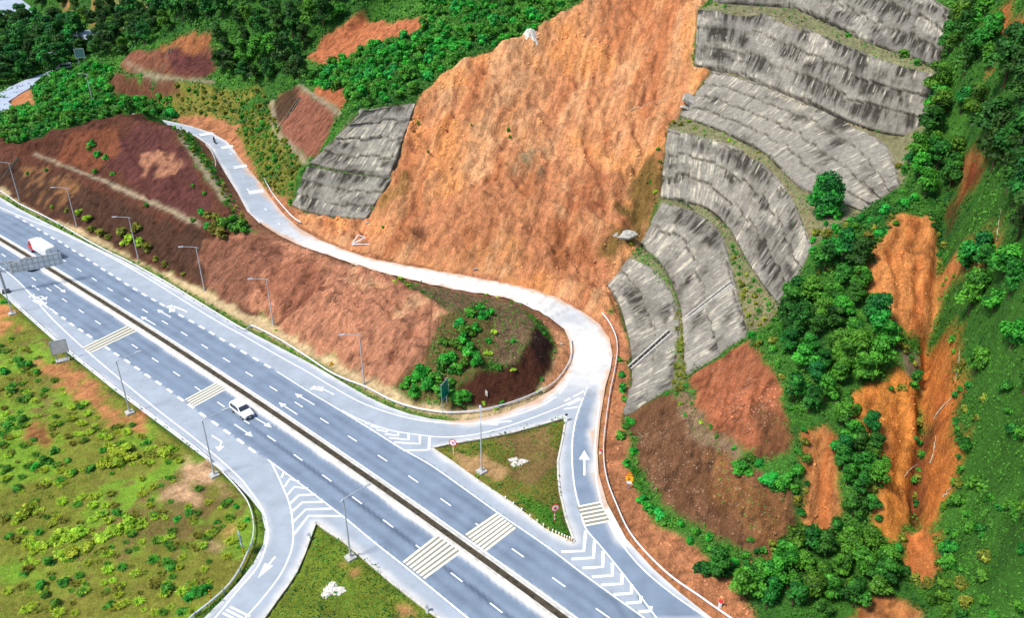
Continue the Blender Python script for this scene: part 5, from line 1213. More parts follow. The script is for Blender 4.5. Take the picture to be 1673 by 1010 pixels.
for (b, t), lb in zip([((20, 512), 470), ((212, 674), 577), ((350, 777), 680), ((573, 913), 815)],
    ['lamp post on a white footing at the orange soil patch by the sign gantry', 'lamp post on a white footing beside the orange soil strip in the field', 'lamp post on a white footing by the pale bare patch where the slip road leaves', 'lamp post on a white footing in the lower left triangle of grass']):
    p = at(*b, 0); lamp_post(p, 9.6, nl, lb, 'lamp posts on the near side')
p = at(787, 772, 0); lamp_post(p, 9.0, (-.05, 1), 'lamp post on a white footing in the grass island below the bend', None, arm=2.2)
for (b, t), lb in zip([((32, 327), 0), ((126, 372), 0), ((226.5, 425), 0), ((334.6, 477.5), 0), ((447, 533), 0), ((595, 628), 0)],
    ['grey lamp post at the far left end of the dark cut slope', 'grey lamp post before the dark slope, second from the left', 'grey lamp post among yellow green bushes at the foot of the left cut', 'grey lamp post where the dark cut turns to pinkish rock', 'grey lamp post before the pinkish rock, left of the yellow warning sign', 'grey lamp post before the hillock, right of the yellow warning sign']):
    p = at(*b, .3); lamp_post(p, 9.4, fl+np.array((-.5, .35, 0)), lb, 'lamp posts on the far side', False, arm=2.4)
p = hit(153, 172, TERR); lamp_post(p, 8.6, (-.9, -.3), 'tall grey lamp post rising from the bushes of the left hollow', None, False, arm=1.4, zb=p[2])

# ---------------------------------------------------------------- road signs
def rot_to(n):
    """matrix whose local -Y looks along n"""
    n = Vector((n[0], n[1], 0)).normalized(); x = Vector((-n.y, n.x, 0)); return Matrix((x, -n, Vector((0, 0, 1)))).transposed()
def striped_post(root, h, a, b, r=.06, n=7):
    m = MB(); m.tube([(0, 0, -.3), (0, 0, h)], r, 10); p = m.build('post', a, root)
    m = MB()
    for i in range(0, n, 2): m.tube([(0, 0, h*i/n), (0, 0, h*(i+.9)/n)], r+.006, 10)
    m.build('stripe', b, p)
def disc(m, r, y, n=28, t=.03, z=0):
    V = [(r*math.cos(2*math.pi*k/n), y, z+r*math.sin(2*math.pi*k/n)) for k in range(n)]
    m.add(V+[(x, y+t, zz) for x, _, zz in V], [tuple(range(n)), tuple(range(n, 2*n))[::-1]]+[(k, n+k, n+(k+1) % n, (k+1) % n) for k in range(n)])
def flat(m, P, y, t=.02):
    n = len(P); V = [(x, y, z) for x, z in P]
    m.add(V+[(x, y+t, z) for x, z in P], [tuple(range(n)), tuple(range(n, 2*n))[::-1]]+[(k, n+k, n+(k+1) % n, (k+1) % n) for k in range(n)])
def put(root, n):
    M = rot_to(n); root.rotation_euler = M.to_euler()
def round_sign(px, n, label, style):
    p = at(*px, .05); root = empty('traffic_sign', (p[0], p[1], .05), 0, label, 'traffic sign'); put(root, n)
    striped_post(root, 2.3, signwhite, redp if style else yellowp)
    m = MB(); disc(m, .62, -.10, z=2.35); b = m.build('sign_disc', redp, root)
    m = MB(); disc(m, .47, -.125, z=2.35, t=.02); m.build('sign_face', signwhite if not style else mat('pale_sign_face', (.8, .72, .62), .5), b)
    m = MB()
    if style == 0:      # a turn arrow under a bar
        flat(m, [(-.05, 2.08), (.05, 2.08), (.05, 2.42), (.2, 2.42), (.2, 2.34), (.34, 2.47), (.2, 2.6), (.2, 2.52), (-.05, 2.52)], -.15)
        m.build('symbol', mat('violet_symbol', (.10, .04, .30), .5), b)
        m = MB(); flat(m, [(-.33, 2.62), (-.26, 2.68), (.33, 2.08), (.26, 2.02)], -.17); m.build('bar', redp, b)
    else:
        flat(m, [(-.16, 2.13), (.16, 2.13), (.2, 2.35), (.1, 2.55), (-.1, 2.55), (-.2, 2.35)], -.15); m.build('symbol', redp, b)
round_sign((741, 744), (-.35, -1), 'round red and white sign at the left tip of the grass island', 0)
round_sign((906, 852), (.35, -1), 'round red sign with a pale centre at the lower right tip of the grass island', 1)

def framed_panel(root, w, h, z, face, back=None, frame=None, y=-.1):
    m = MB(); m.box((0, y, z+h/2), (w, .05, h)); b = m.build('panel', face, root)
    if frame:
        m = MB()
        for zz in (z+.05, z+h-.05): m.box((0, y-.035, zz), (w-.06, .02, .07))
        for xx in (-w/2+.06, w/2-.06): m.box((xx, y-.035, z+h/2), (.07, .02, h-.2))
        m.build('border', frame, b)
    m = MB()
    for k in range(3): m.box((0, y+.06, z+h*(.2+.3*k)), (w*.96, .06, .09))
    m.build('brace', galv, b)
    return b
# warning assembly on the right road
p = hit(1027, 800, TERR); root = empty('warning_sign', (p[0], p[1], gz(p[0], p[1])), 0, 'red bordered triangle over yellow and white plates at the right road', 'warning sign'); put(root, (-.25, -1))
m = MB(); m.tube([(0, 0, -.3), (0, 0, 3.1)], .05, 8); m.build('post', galv, root)
m = MB(); flat(m, [(-.55, 2.45), (.55, 2.45), (0, 3.4)], -.1, .03); b = m.build('sign_triangle', redp, root)
m = MB(); flat(m, [(-.36, 2.55), (.36, 2.55), (0, 3.17)], -.12, .018); m.build('sign_face', yellowp, b)
m = MB(); flat(m, [(-.05, 2.72), (.05, 2.72), (.06, 2.98), (-.06, 2.98)], -.14, .018); flat(m, [(-.05, 2.62), (.05, 2.62), (.05, 2.69), (-.05, 2.69)], -.14, .018); m.build('symbol', blackp, b)
m = MB(); m.box((0, -.09, 1.95), (1.0, .04, .8)); b = m.build('chevron_plate', yellowp, root)
m = MB(); flat(m, [(-.35, 1.65), (-.1, 1.65), (.2, 1.95), (-.1, 2.25), (-.35, 2.25), (-.05, 1.95)], -.135, .018); m.build('symbol', redp, b)
m = MB(); m.box((0, -.09, 1.28), (.7, .04, .4)); m.build('text_plate', signwhite, root)
# yellow diamond at the far verge
p = hit(542, 604, TERR); root = empty('warning_sign', (p[0], p[1], gz(p[0], p[1])), 0, 'small yellow triangular sign on the sandy verge before the hillock', 'warning sign'); put(root, (.55, -.8))
m = MB(); m.tube([(0, 0, -.3), (0, 0, 1.5)], .05, 8); m.build('post', galv, root)
m = MB(); flat(m, [(-.55, .8), (.55, .8), (0, 1.75)], -.1, .03); b = m.build('sign_triangle', mat('orange_paint', (.75, .32, .02), .5), root)
m = MB(); flat(m, [(-.34, .9), (.34, .9), (0, 1.5)], -.125, .02); m.build('sign_face', yellowp, b)
# tall green board seen edge-on at the hillock
p = hit(727, 668, TERR); root = empty('direction_sign', (p[0], p[1], gz(p[0], p[1])), 0, 'tall green direction board seen almost edge-on before the hillock bushes', 'direction sign'); put(root, (.93, -.36))
for s in (-1, 1):
    m = MB(); m.tube([(s*.9, .05, -.4), (s*.9, .05, 5.2)], .08, 8); m.build('post', galv, root)
framed_panel(root, 2.6, 3.1, 2.1, greenp, frame=signwhite)
# blue board by the slip road
p = hit(399, 907, TERR); root = empty('direction_sign', (p[0], p[1], gz(p[0], p[1])), 0, 'narrow blue grey board on a yellow striped post inside the slip road curve', 'direction sign'); put(root, (-.85, -.5))
striped_post(root, 1.7, blackp, yellowp, .08, 9)
framed_panel(root, 1.0, 2.1, 1.7, bluep, frame=signwhite)
# back of a board at the field edge
p = at(103, 590, -.2); root = empty('direction_sign', (p[0], p[1], -.1), 0, 'square grey sign board seen from behind at the edge of the field', 'direction sign'); put(root, (.45, -.9))
for s in (-.8, .8):
    m = MB(); m.tube([(s, 0, -.4), (s, 0, 3.9)], .08, 8); m.build('post', galv, root)
framed_panel(root, 2.7, 2.6, 1.5, sign_back, frame=galv)
m = MB(); m.box((0, 0, .05), (2.2, 1.0, .3)); m.build('footing', concrete, root, bevel=.04)
# cantilever gantry
p = at(10, 478, 0); root = empty('sign_gantry', (p[0], p[1], 0), 0, 'grey cantilever sign gantry reaching over the highway at the left edge', 'sign gantry')
root.rotation_euler = rot_to((.45, -.9)).to_euler()
m = MB(); m.tube([(0, 0, -.3), (0, 0, 6.9)], [.26, .2], 12); m.build('post', galv, root)
m = MB()
for yy in (-.35, .35): m.tube([(0, yy, 4.6), (11.4, yy, 4.8)], .09, 8); m.tube([(0, yy, 6.3), (11.4, yy, 6.3)], .09, 8)
for k in range(12):
    xx = .4+k*.98; m.tube([(xx, -.35, 4.6), (xx+.49, -.35, 6.3)], .05, 6); m.tube([(xx+.49, .35, 6.3), (xx+.98, .35, 4.6)], .05, 6); m.tube([(xx, -.35, 4.6), (xx, .35, 4.6)], .04, 6); m.tube([(xx, -.35, 6.3), (xx, .35, 6.3)], .04, 6)
m.build('truss', galv, root)
m = MB(); m.box((6.6, -.6, 5.4), (9.4, .08, 2.7)); b = m.build('panel', sign_back, root)
m = MB()
for k in range(10): m.box((2.3+k*.95, -.68, 5.4), (.10, .08, 2.6))
for zz in (4.35, 5.4, 6.5): m.box((6.6, -.74, zz), (9.2, .04, .09))
m.build('brace', galv, b)
m = MB(); m.box((0, 0, .15), (1.3, 1.3, .7)); m.build('footing', mat('dark_footing', lin(70, 72, 76), .9), root, bevel=.05)
m = MB(); m.box((.2, -.2, 7.0), (.6, .5, .3)); m.build('cap', white_metal, root)
# boards by the far bend
def far_board(px, w, h, z, n, label, face):
    p = hit(*px, TERR); root = empty('direction_sign', (p[0], p[1], gz(p[0], p[1])), 0, label, 'direction sign'); put(root, n)
    for s in (-1, 1):
        m = MB(); m.tube([(s*w*.3, .06, -.5), (s*w*.3, .06, z+h)], .14, 8); m.build('post', galv, root)
    framed_panel(root, w, h, z, face, frame=signwhite)
far_board((88, 116), 5.0, 3.4, 3.4, (.25, -1), 'pale grey sign board on posts by the far bend at the left', sign_back)
far_board((135, 108), 3.2, 3.2, 3.0, (.3, -1), 'teal grey board among the trees beside the far highway', mat('teal_sign_face', lin(92, 138, 140, .7), .5))

# small striped posts along the island edge, white bollards
stripe = MB(); stripe.tube([(0, 0, -.2), (0, 0, .42)], .09, 8)
mp = stripe.build('marker_post', yellowp); cap = MB(); cap.tube([(0, 0, .40), (0, 0, .56)], .095, 8); cap.tube([(0, 0, .1), (0, 0, .22)], .094, 8); cp = cap.build('band', signwhite, mp)
MPL = Z7([(1270, 442), (1310, 470), (1350, 500), (1390, 532), (1425, 556), (1455, 576), (1480, 592), (1500, 604), (1516, 612), (1531, 619), (1545, 625), (1558, 631), (1570, 636), (1582, 640), (1592, 643)])
for i, q in enumerate(MPL):
    o = mp if i == 0 else copy_tree(mp)
    w = at(*q, .05); o.location = (w[0]-.15, w[1]+.25, .05); tag(o, 'short yellow and white marker post along the lower edge of the grass island', 'marker post', 'marker posts of the grass island')
def bollard(px, label, h=.9, cap_=blackp, z=None):
    p = hit(*px, TERR) if z is None else at(*px, z); root = empty('bollard', (p[0], p[1], ground_at(p[0], p[1])), 0, label, 'bollard')
    m = MB(); m.box((0, 0, h/2-.1), (.34, .34, h+.2)); m.build('shaft', signwhite, root, bevel=.05)
    m = MB(); m.box((0, 0, h+.06), (.40, .40, .14)); m.build('cap', cap_, root, bevel=.03)
bollard((925, 690), 'white bollard with a black top at the upper tip of the grass island', 1.1)
bollard((506, 884), 'white bollard with a black top at the tip of the lower left grass triangle', .8, galv)
bollard((698, 1002), 'dark topped post at the lower edge of the lower left grass triangle', 1.0, galv)
bollard((1176, 993), 'white bollard on the dirt beside the lower right guardrail', .9, redp)
bollard((981, 741), 'small white marker on the edge of the right road', .5, redp)
p = hit(345, 980, TERR); root = empty('marker_post', (p[0], p[1], gz(p[0], p[1])), 0, 'thin yellow and black striped post in the grass by the slip road', 'marker post'); striped_post(root, 1.7, blackp, yellowp, .07, 7)

# ---------------------------------------------------------------- rubble, slabs, branches
def mound(name, px, r, h, material, label, cat, seed):
    p = hit(*px, TERR); rr = np.random.default_rng(seed); V = []; F = []
    n = 26; m = 7
    for j in range(m):
        for i in range(n):
            a = 2*math.pi*i/n; q = r*(1-j/m)*(1+.28*math.sin(3*a+seed)+.15*math.sin(5*a)+.10*rr.uniform(-1, 1))
            x, y = p[0]+q*math.cos(a), p[1]+q*math.sin(a)*.8
            V.append((x, y, gz(x, y)-.06+h*(1-(1-j/m)**2)+(rr.uniform(-.08, .08) if j else 0)))
    V.append((p[0], p[1], gz(p[0], p[1])+h))
    for j in range(m-1):
        for i in range(n): F.append((j*n+i, j*n+(i+1) % n, (j+1)*n+(i+1) % n, (j+1)*n+i))
    F += [((m-1)*n+i, (m-1)*n+(i+1) % n, m*n) for i in range(n)]
    o = new_mesh(name, V, F, material); tag(o, label, cat); return o
lime = mat('pale_rubble', lin(232, 226, 214, .85), .95, var=.35, scale=2.5, bump=.8)
mound('rubble_heap', (845, 755), 1.35, .35, lime, 'flat heap of white rubble in the middle of the grass island', 'rubble heap', 1)
mound('rubble_heap', (543, 965), 1.5, .35, lime, 'flat heap of white rubble in the lower left grass triangle', 'rubble heap', 2)
mound('rubble_heap', (531, 977), .35, .15, lime, 'small white lump just below the heap in the lower left grass triangle', 'rubble heap', 3)
mound('rubble_heap', (868, 52), 1.7, .6, lime, 'white broken rubble at the top rim of the landslide under the scrub', 'rubble heap', 4)
slabm = mat('broken_concrete', lin(188, 184, 174, .8), .95, var=.5, scale=1.6, bump=.8)
def slab(px, d, rot, label, n=5, lift=.1):
    p = hit(*px, TERR); rr = random.Random(px[0]); mb = MB(); M = Euler(rot).to_matrix()
    P = [(math.cos(2*math.pi*i/n+.4)*d[0]*rr.uniform(.4, .58), math.sin(2*math.pi*i/n+.4)*d[1]*rr.uniform(.4, .58)) for i in range(n)]
    mb.prism(P, -d[2]/2, d[2]/2); mb.v = [tuple(M @ Vector(v)) for v in mb.v]
    o = mb.build('concrete_slab', slabm, bevel=.04); o.location = (p[0], p[1], gz(p[0], p[1])+lift); tag(o, label, 'concrete slab'); return o
slab((1022, 388), (5.0, 2.2, .6), (.4, -.1, .1), 'broken white concrete slab at the lower right of the landslide, left of the tiers', 7, .5)
slab((1128, 168), (5.0, 3.2, .8), (.55, .3, .4), 'cracked grey slab hanging at the left end of the gridded concrete tier', 6, .8)
slab((1118, 180), (3.0, 2.0, .6), (.3, .5, 1.4), 'smaller grey slab below the cracked slab at the gridded tier', 5, .5)
slab((777, 441), (1.3, .5, .3), (0, .1, .6), 'small white block on the dirt above the white stretch of ramp', 4, .15)
slab((795, 645), (.5, 1.6, .25), (.6, .1, .3), 'narrow white slab lying on the dark end of the hillock', 4, .2)
slab((917, 563), (1.0, .5, .25), (0, .1, -.6), 'small pale slab on the dirt inside the bend', 4, .12)
slab((600, 365), (.8, .4, .3), (0, 0, 0), 'small pale block at the foot of the left concrete tiers', 5, .1)
brm = mat('dead_wood', lin(196, 182, 156, .8), .9, var=.4, scale=5)
def branch(a, b, label, r=.10, group=None):
    A = hit(*a, TERR); B = hit(*b, TERR); N_ = 7; P = []
    for i in range(N_):
        q = A+(B-A)*i/(N_-1); P.append((q[0]+random.uniform(-.15, .15), q[1]+random.uniform(-.15, .15), gz(q[0], q[1])+.12+random.uniform(0, .12)))
    m = MB(); m.tube(P, [r*(1-.6*i/(N_-1)) for i in range(N_)], 6); mid_ = Vector(P[3]); dr = Vector(P[5])-mid_
    m.tube([mid_, mid_+dr*.5+Vector((.5, .2, .3)), mid_+dr*.8+Vector((1.0, .4, .35))], [r*.5, r*.35, r*.15], 5)
    o = m.build('fallen_branch', brm); tag(o, label, 'fallen branch', group)
branch((1365, 660), (1412, 712), 'long pale fallen trunk lying over the upper left edge of the middle mud scar', .13)
branch((1525, 688), (1560, 640), 'pale fallen trunk lying up the right side of the right mud scar', .12)
branch((1520, 760), (1530, 715), 'pale branch on the lower part of the right mud scar', .09)
branch((1540, 815), (1556, 795), 'short pale branch at the right rim of the lower mud scar', .10)
branch((1560, 625), (1568, 575), 'thin pale trunk leaning at the green edge right of the mud scar', .08)
branch((1030, 182), (1095, 158), 'thin pale root lying across the upper right of the landslide', .12)
branch((1478, 780), (1492, 765), 'short pale stick in the middle mud scar', .07)
branch((1627, 395), (1634, 345), 'thin pale dead trunk at the end of the orange side branch of the gully', .10)
# broken barrier by the ramp
p = hit(588, 400, TERR); root = empty('broken_barrier', (p[0], p[1], gz(p[0], p[1])), 0, 'bent white metal barrier lying on the landslide dirt by the ramp', 'barrier')
m = MB(); m.tube([(-1.6, .2, .1), (-.2, .1, 2.1), (1.1, .3, 1.5)], .11, 8); m.build('frame', white_metal, root)
m = MB(); m.tube([(1.1, .3, 1.5), (-1.2, -.1, .35)], .10, 8); m.build('brace', white_metal, root)
m = MB(); m.tube([(-1.5, -.3, .2), (1.9, .1, .15)], .11, 8); m.build('rail', white_metal, root)

# ---------------------------------------------------------------- drain chutes
dirty = mat('dirty_concrete', lin(134, 120, 100, .75), .95, var=.4, scale=2)
def chute(P, w, label, steps=False, m0=None):
    P = [np.asarray(p, float) for p in P]
    P = dens(P, .5); root = empty('drain_chute', P[0], 0, label, 'drain chute'); o0 = P[0]
    d = P[-1]-P[0]; h = np.array((d[0], d[1], 0)); h /= np.linalg.norm(h); q = np.array((-h[1], h[0], 0)); up = np.cross(d/np.linalg.norm(d), q); up = up if up[2] > 0 else -up
    def bar(o, ww, z0, z1, name, mm):
        V = []; F = []
        for p in P:
            for a, b in ((o-ww/2, z0), (o-ww/2, z1), (o+ww/2, z1), (o+ww/2, z0)): V.append(p-o0+q*a+up*b)
        for i in range(len(P)-1):
            for j in range(4): F.append((4*i+j, 4*i+(j+1) % 4, 4*i+4+(j+1) % 4, 4*i+4+j))
        n_ = len(V); F += [(0, 1, 2, 3), (n_-4, n_-1, n_-2, n_-3)]
        return new_mesh(name, V, F, mm, parent=root)
    bar(-w/2, .15, -1.6, .24, 'side_wall', m0 or lime); bar(w/2, .15, -1.6, .24, 'side_wall', m0 or lime); bed = bar(0, w-.24, -1.6, .02, 'channel_bed', mat('drain_bed', lin(44, 42, 38), .95, var=.3, scale=2))
    mb = MB()
    for i, p in enumerate(P[1:-1:2]): mb.box(Vector(tuple(p-o0+up*.08)), (.14, .14, .14)); 
    V = []
    mb = MB()
    for p in P[1:-1:2]:
        a = p-o0-q*(w/2-.12); b = p-o0+q*(w/2-.12); mb.tube([tuple(a+up*.05), tuple(b+up*.05)], .09, 5)
    mb.build('step', dirty, bed)
up_ = np.array((-.22, -.05, .34))
chute([at(1031, 604, .9)+up_, at(1097, 545, 6.2)+up_], .9, 'white edged drain running down the lowest concrete tier on the right')
chute([at(1117, 528, 6.5)+up_, at(1197, 465, 13.9)+up_], .9, 'white edged drain running down the second concrete tier on the right')
def gchute(px, w, label):
    chute([hit(u, v, ZS)+np.array((0, 0, .05)) for u, v in px], w*.8, label, m0=dirty)
gchute([(279, 80), (272, 100), (266, 118)], 1.1, 'dark stepped drain down the far red cut slope')
gchute([(182, 126), (180, 140), (179, 155)], 1.0, 'pale stepped drain beside the hollow of the left hill')
gchute([(490, 160), (472, 188), (455, 213)], .9, 'stepped drain along the left edge of the pinkish slope by the concrete tiers')
gchute([(30, 258), (16, 276), (2, 294)], 1.0, 'stepped drain at the far left end of the dark cut slope')

# ---------------------------------------------------------------- vehicles
def loft(sections, name, material, parent, smooth=True):
    V = []; F = []; k = len(sections[0])
    for s in sections: V += s
    for i in range(len(sections)-1):
        for j in range(k): F.append((i*k+j, i*k+(j+1) % k, (i+1)*k+(j+1) % k, (i+1)*k+j))
    F += [tuple(range(k))[::-1], tuple(range((len(sections)-1)*k, len(sections)*k))]
    o = new_mesh(name, V, F, material, parent=parent)
    if smooth:
        m = o.modifiers.new('bevel', 'BEVEL'); m.width = .05; m.segments = 2; m.limit_method = 'ANGLE'; m.angle_limit = math.radians(28)
    return o
def sec(x, w0, w1, w2, z0, z1, z2):
    return [(x, -w0, z0), (x, -w1, (z0+z1)/2), (x, -w1*.98, z1), (x, -w2, z2), (x, w2, z2), (x, w1*.98, z1), (x, w1, (z0+z1)/2), (x, w0, z0)]
def wheel(root, x, y, r=.36, w=.24):
    s = 1 if y > 0 else -1
    m = MB(); m.tube([(x, y-w/2, r), (x, y+w/2, r)], r, 20); t = m.build('wheel', black, root)
    m = MB(); m.tube([(x, y+s*w*.42, r), (x, y+s*w*.54, r)], r*.62, 16); m.build('rim', galv, t)
def suv(px, d, label, paint):
    p = at(*px, 0); root = empty('car', (p[0], p[1], .01), math.atan2(d[1], d[0]), label, 'car')
    S = [sec(-2.30, .78, .86, .70, .42, .95, 1.05), sec(-2.22, .82, .92, .76, .36, 1.02, 1.45), sec(-1.95, .84, .93, .74, .34, 1.05, 1.74), sec(-.9, .85, .94, .74, .32, 1.04, 1.80), sec(.05, .85, .94, .73, .32, 1.02, 1.78), sec(.35, .85, .94, .74, .32, 1.02, 1.66),
         sec(1.02, .85, .94, .84, .32, 1.0, 1.12), sec(1.75, .84, .93, .80, .34, .93, 1.04), sec(2.22, .80, .88, .68, .36, .84, .95), sec(2.36, .72, .80, .60, .42, .72, .80)]
    body = loft(S, 'body', paint, root)
    m = MB()
    m.add([(.40, -.71, 1.63), (.40, .71, 1.63), (1.00, .80, 1.16), (1.00, -.80, 1.16)], [(0, 3, 2, 1)]); m.v = [(x+.02, y, z+.025) for x, y, z in m.v]; m.build('windscreen', glass, root)
    for s in (-1, 1):
        m = MB(); F_ = (0, 1, 2, 3)
        for q in ([(-1.85, 1.14), (-1.80, 1.60), (-1.05, 1.66), (-1.05, 1.12)], [(-.98, 1.12), (-.98, 1.66), (-.02, 1.64), (-.02, 1.10)], [(.05, 1.10), (.05, 1.62), (.28, 1.55), (.85, 1.10)]):
            m.add([(x, s*((.935 if z < 1.3 else .775)+.018), z) for x, z in q], [F_])
        m.build('side_window', glass, root)
        m = MB(); m.box((.95, s*1.04, 1.12), (.16, .2, .14)); m.build('mirror', paint, root, bevel=.03)
        m = MB(); m.box((2.21, s*.66, .80), (.26, .34, .15)); m.build('headlight', lampm, root, bevel=.03)
        m = MB(); m.box((-2.28, s*.74, .98), (.08, .16, .32)); m.build('tail_light', redp, root)
        for x in (-1.42, 1.42): wheel(root, x, s*.82)
    m = MB(); m.box((2.34, 0, .68), (.09, .92, .24)); m.box((2.33, 0, .45), (.14, 1.3, .16)); m.build('grille', blackp, root, bevel=.02)
    m = MB(); m.box((2.42, 0, .50), (.02, .46, .12)); m.build('number_plate', signwhite, root)
    m = MB(); m.add([(-2.27, -.68, 1.12), (-2.27, .68, 1.12), (-2.12, .66, 1.58), (-2.12, -.66, 1.58)], [(0, 1, 2, 3)]); m.v = [(x-.05, y, z) for x, y, z in m.v]; m.build('rear_window', glass, root)
    m = MB()
    for s in (-.62, .62): m.tube([(-1.7, s, 1.83), (-.1, s, 1.85)], .025, 6)
    m.build('roof_rail', galv, root)
    return root
dn = np.array(at(434, 706, 0)-at(385, 668, 0)); 
suv((396, 676), dn, 'white car driving towards the lower right on the near carriageway', carwhite)
suv((48, 438), at(80, 462, 0)-at(40, 432, 0), 'black car half hidden under the sign gantry at the left edge', cardark)
d2 = at(40, 361, 0)-at(98, 395, 0)
def truck(px, d, label):
    p = at(*px, 0); root = empty('truck', (p[0], p[1], .01), math.atan2(d[1], d[0]), label, 'truck')
    m = MB(); m.box((-.9, 0, .85), (8.2, .9, .3)); m.build('chassis', blackp, root)
    S = [sec(2.2, 1.1, 1.18, 1.08, .55, 1.7, 2.75), sec(3.6, 1.1, 1.18, 1.05, .55, 1.65, 2.70), sec(4.15, 1.1, 1.16, 1.0, .55, 1.5, 1.7), sec(4.3, 1.08, 1.12, .95, .6, 1.2, 1.45)]
    cab = loft(S, 'cab', redp, root)
    m = MB(); m.add([(3.68, -.98, 2.58), (3.68, .98, 2.58), (4.17, .98, 1.76), (4.17, -.98, 1.76)], [(0, 3, 2, 1)]); m.v = [(x+.03, y, z+.02) for x, y, z in m.v]; m.build('windscreen', glass, cab)
    m = MB(); m.box((2.85, 0, 2.76), (1.5, 2.0, .08)); m.build('roof_panel', carwhite, cab)
    for s in (-1, 1):
        m = MB(); m.box((4.28, s*.8, .95), (.1, .34, .2)); m.build('headlight', lampm, cab)
        m = MB(); m.add([(2.5, s*1.2, 1.7), (2.55, s*1.13, 2.5), (3.4, s*1.12, 2.5), (3.8, s*1.19, 1.7)], [(0, 1, 2, 3)]); m.build('side_window', glass, cab)
        m = MB(); m.box((-4.98, s*.9, .95), (.06, .3, .18)); m.build('tail_light', redp, root)
        for x in (-3.9, -2.8, 3.2): wheel(root, x, s*1.0, .5, .34)
    # ribbed white cargo body with sloping hopper ends
    S = [[(x, -w, z0), (x, -w-.04, z0+.7), (x, -w-.04, z1-.35), (x, -w+.25, z1), (x, w-.25, z1), (x, w+.04, z1-.35), (x, w+.04, z0+.7), (x, w, z0)] for x, w, z0, z1 in ((-4.95, 1.12, 1.25, 3.0), (-4.7, 1.2, 1.05, 3.25), (1.75, 1.2, 1.05, 3.3), (2.0, 1.15, 1.15, 3.15))]
    box = loft(S, 'cargo_box', carwhite, root)
    m = MB()
    for k in range(9):
        for s in (-1, 1): m.box((-4.4+k*.74, s*1.26, 1.95), (.09, .06, 1.6))
    m.build('rib', signwhite, box)
    m = MB(); m.box((-5.0, 0, 2.0), (.06, .06, 1.4)); m.box((-5.0, 0, .62), (.12, 2.1, .14)); m.build('rear_door_bar', galv, box)
truck((71, 416), d2, 'white box truck with a red cab on the far carriageway behind the sign gantry')
p = hit(105, 114, TERR); root = empty('van', (p[0], p[1], gz(p[0], p[1])), -2.75, 'white van on the far bend beside the sign board', 'van')
S = [sec(-2.7, .9, 1.0, .92, .4, 1.3, 2.3), sec(1.0, .92, 1.02, .92, .4, 1.3, 2.4), sec(1.9, .92, 1.02, .85, .4, 1.25, 1.75), sec(2.7, .88, .95, .75, .45, .95, 1.15)]
loft(S, 'body', carwhite, root)
m = MB(); m.add([(1.12, -.85, 2.28), (1.12, .85, 2.28), (1.92, .8, 1.75), (1.92, -.8, 1.75)], [(0, 3, 2, 1)]); m.v = [(x+.03, y, z+.04) for x, y, z in m.v]; m.build('windscreen', glass, root)
for s in (-1, 1):
    m = MB(); m.add([(-2.4, s*1.03, 1.45), (-2.4, s*.98, 2.05), (.9, s*.98, 2.1), (1.5, s*1.04, 1.4)], [(0, 1, 2, 3)]); m.build('side_window', glass, root)
    for x in (-1.7, 1.7): wheel(root, x, s*.9, .38, .26)
# far bend and far highway
far_m_ = mat('far_asphalt', lin(188, 200, 218, .74), .9, var=.15, scale=.3)
def far_road(px, w, lift=.25):
    P = [hit(u, v, ZS) for u, v in px]; P = smooth_line([np.array((q[0], q[1], q[2])) for q in P], 2.0)
    z = np.array([q[2] for q in P]); k = np.ones(9)/9; z = np.convolve(np.r_[[z[0]]*4, z, [z[-1]]*4], k, 'valid')
    V = []; F = []
    for i, q in enumerate(P):
        d = P[min(i+1, len(P)-1)]-P[max(i-1, 0)]; d[2] = 0; d /= np.linalg.norm(d); n_ = np.array((-d[1], d[0], 0))
        zz = max(z[i], gz(q[0], q[1]), *(gz(*(q+n_*s*w/2)[:2]) for s in (-1, 1)))+lift
        for a, b in ((-w/2, -1.5), (-w/2, 0), (w/2, 0), (w/2, -1.5)): V.append((q[0]+n_[0]*a, q[1]+n_[1]*a, zz+b))
    for i in range(len(P)-1):
        for j in range(3): F.append((4*i+j, 4*i+j+1, 4*i+5+j, 4*i+4+j))
    o = new_mesh('far_road', V, F, far_m_); tag(o, kind='structure'); return P
far_road([(98, 120), (72, 131), (40, 143), (12, 157), (-15, 172), (-60, 190)], 7.5)
far_road([(-14, 160), (-2, 172), (8, 180), (18, 184)], 5.5, .32)
FR = far_road([(-40, 10), (3, 24), (28, 33), (56, 41)], 13, .4)
far_road([(134, 58), (147, 61), (158, 68), (164, 80)], 7, .4)
p = FR[len(FR)*2//3]; root = empty('car', (p[0], p[1], p[2]+.9), 2.4, 'tiny dark car on the far highway in the top left corner', 'car')
loft([sec(-2.2, .7, .8, .6, .3, .8, .95), sec(-1.2, .75, .85, .62, .3, .85, 1.4), sec(.4, .75, .85, .62, .3, .85, 1.4), sec(1.1, .75, .85, .7, .3, .8, .95), sec(2.2, .7, .8, .6, .3, .65, .75)], 'body', cardark, root)
for s in (-1, 1):
    for x in (-1.3, 1.3): wheel(root, x, s*.75, .32, .2)
"""guard wall beside the far highway"""
m = MB()
for i in range(0, len(FR)-1):
    a = FR[i]; b = FR[i+1]; dd_ = b-a; nn_ = np.array((-dd_[1], dd_[0], 0)); nn_ /= np.linalg.norm(nn_)
    for z_ in (.9, 1.5): m.tube([tuple(a+nn_*6.6+np.array((0, 0, z_+.6))), tuple(b+nn_*6.6+np.array((0, 0, z_+.6)))], .12, 5, False)
    if i % 3 == 0: m.tube([tuple(a+nn_*6.6), tuple(a+nn_*6.6+np.array((0, 0, 2.2)))], .12, 5)
o = m.build('bridge_railing', galv); tag(o, 'grey railing along the far highway in the top left corner', 'railing')

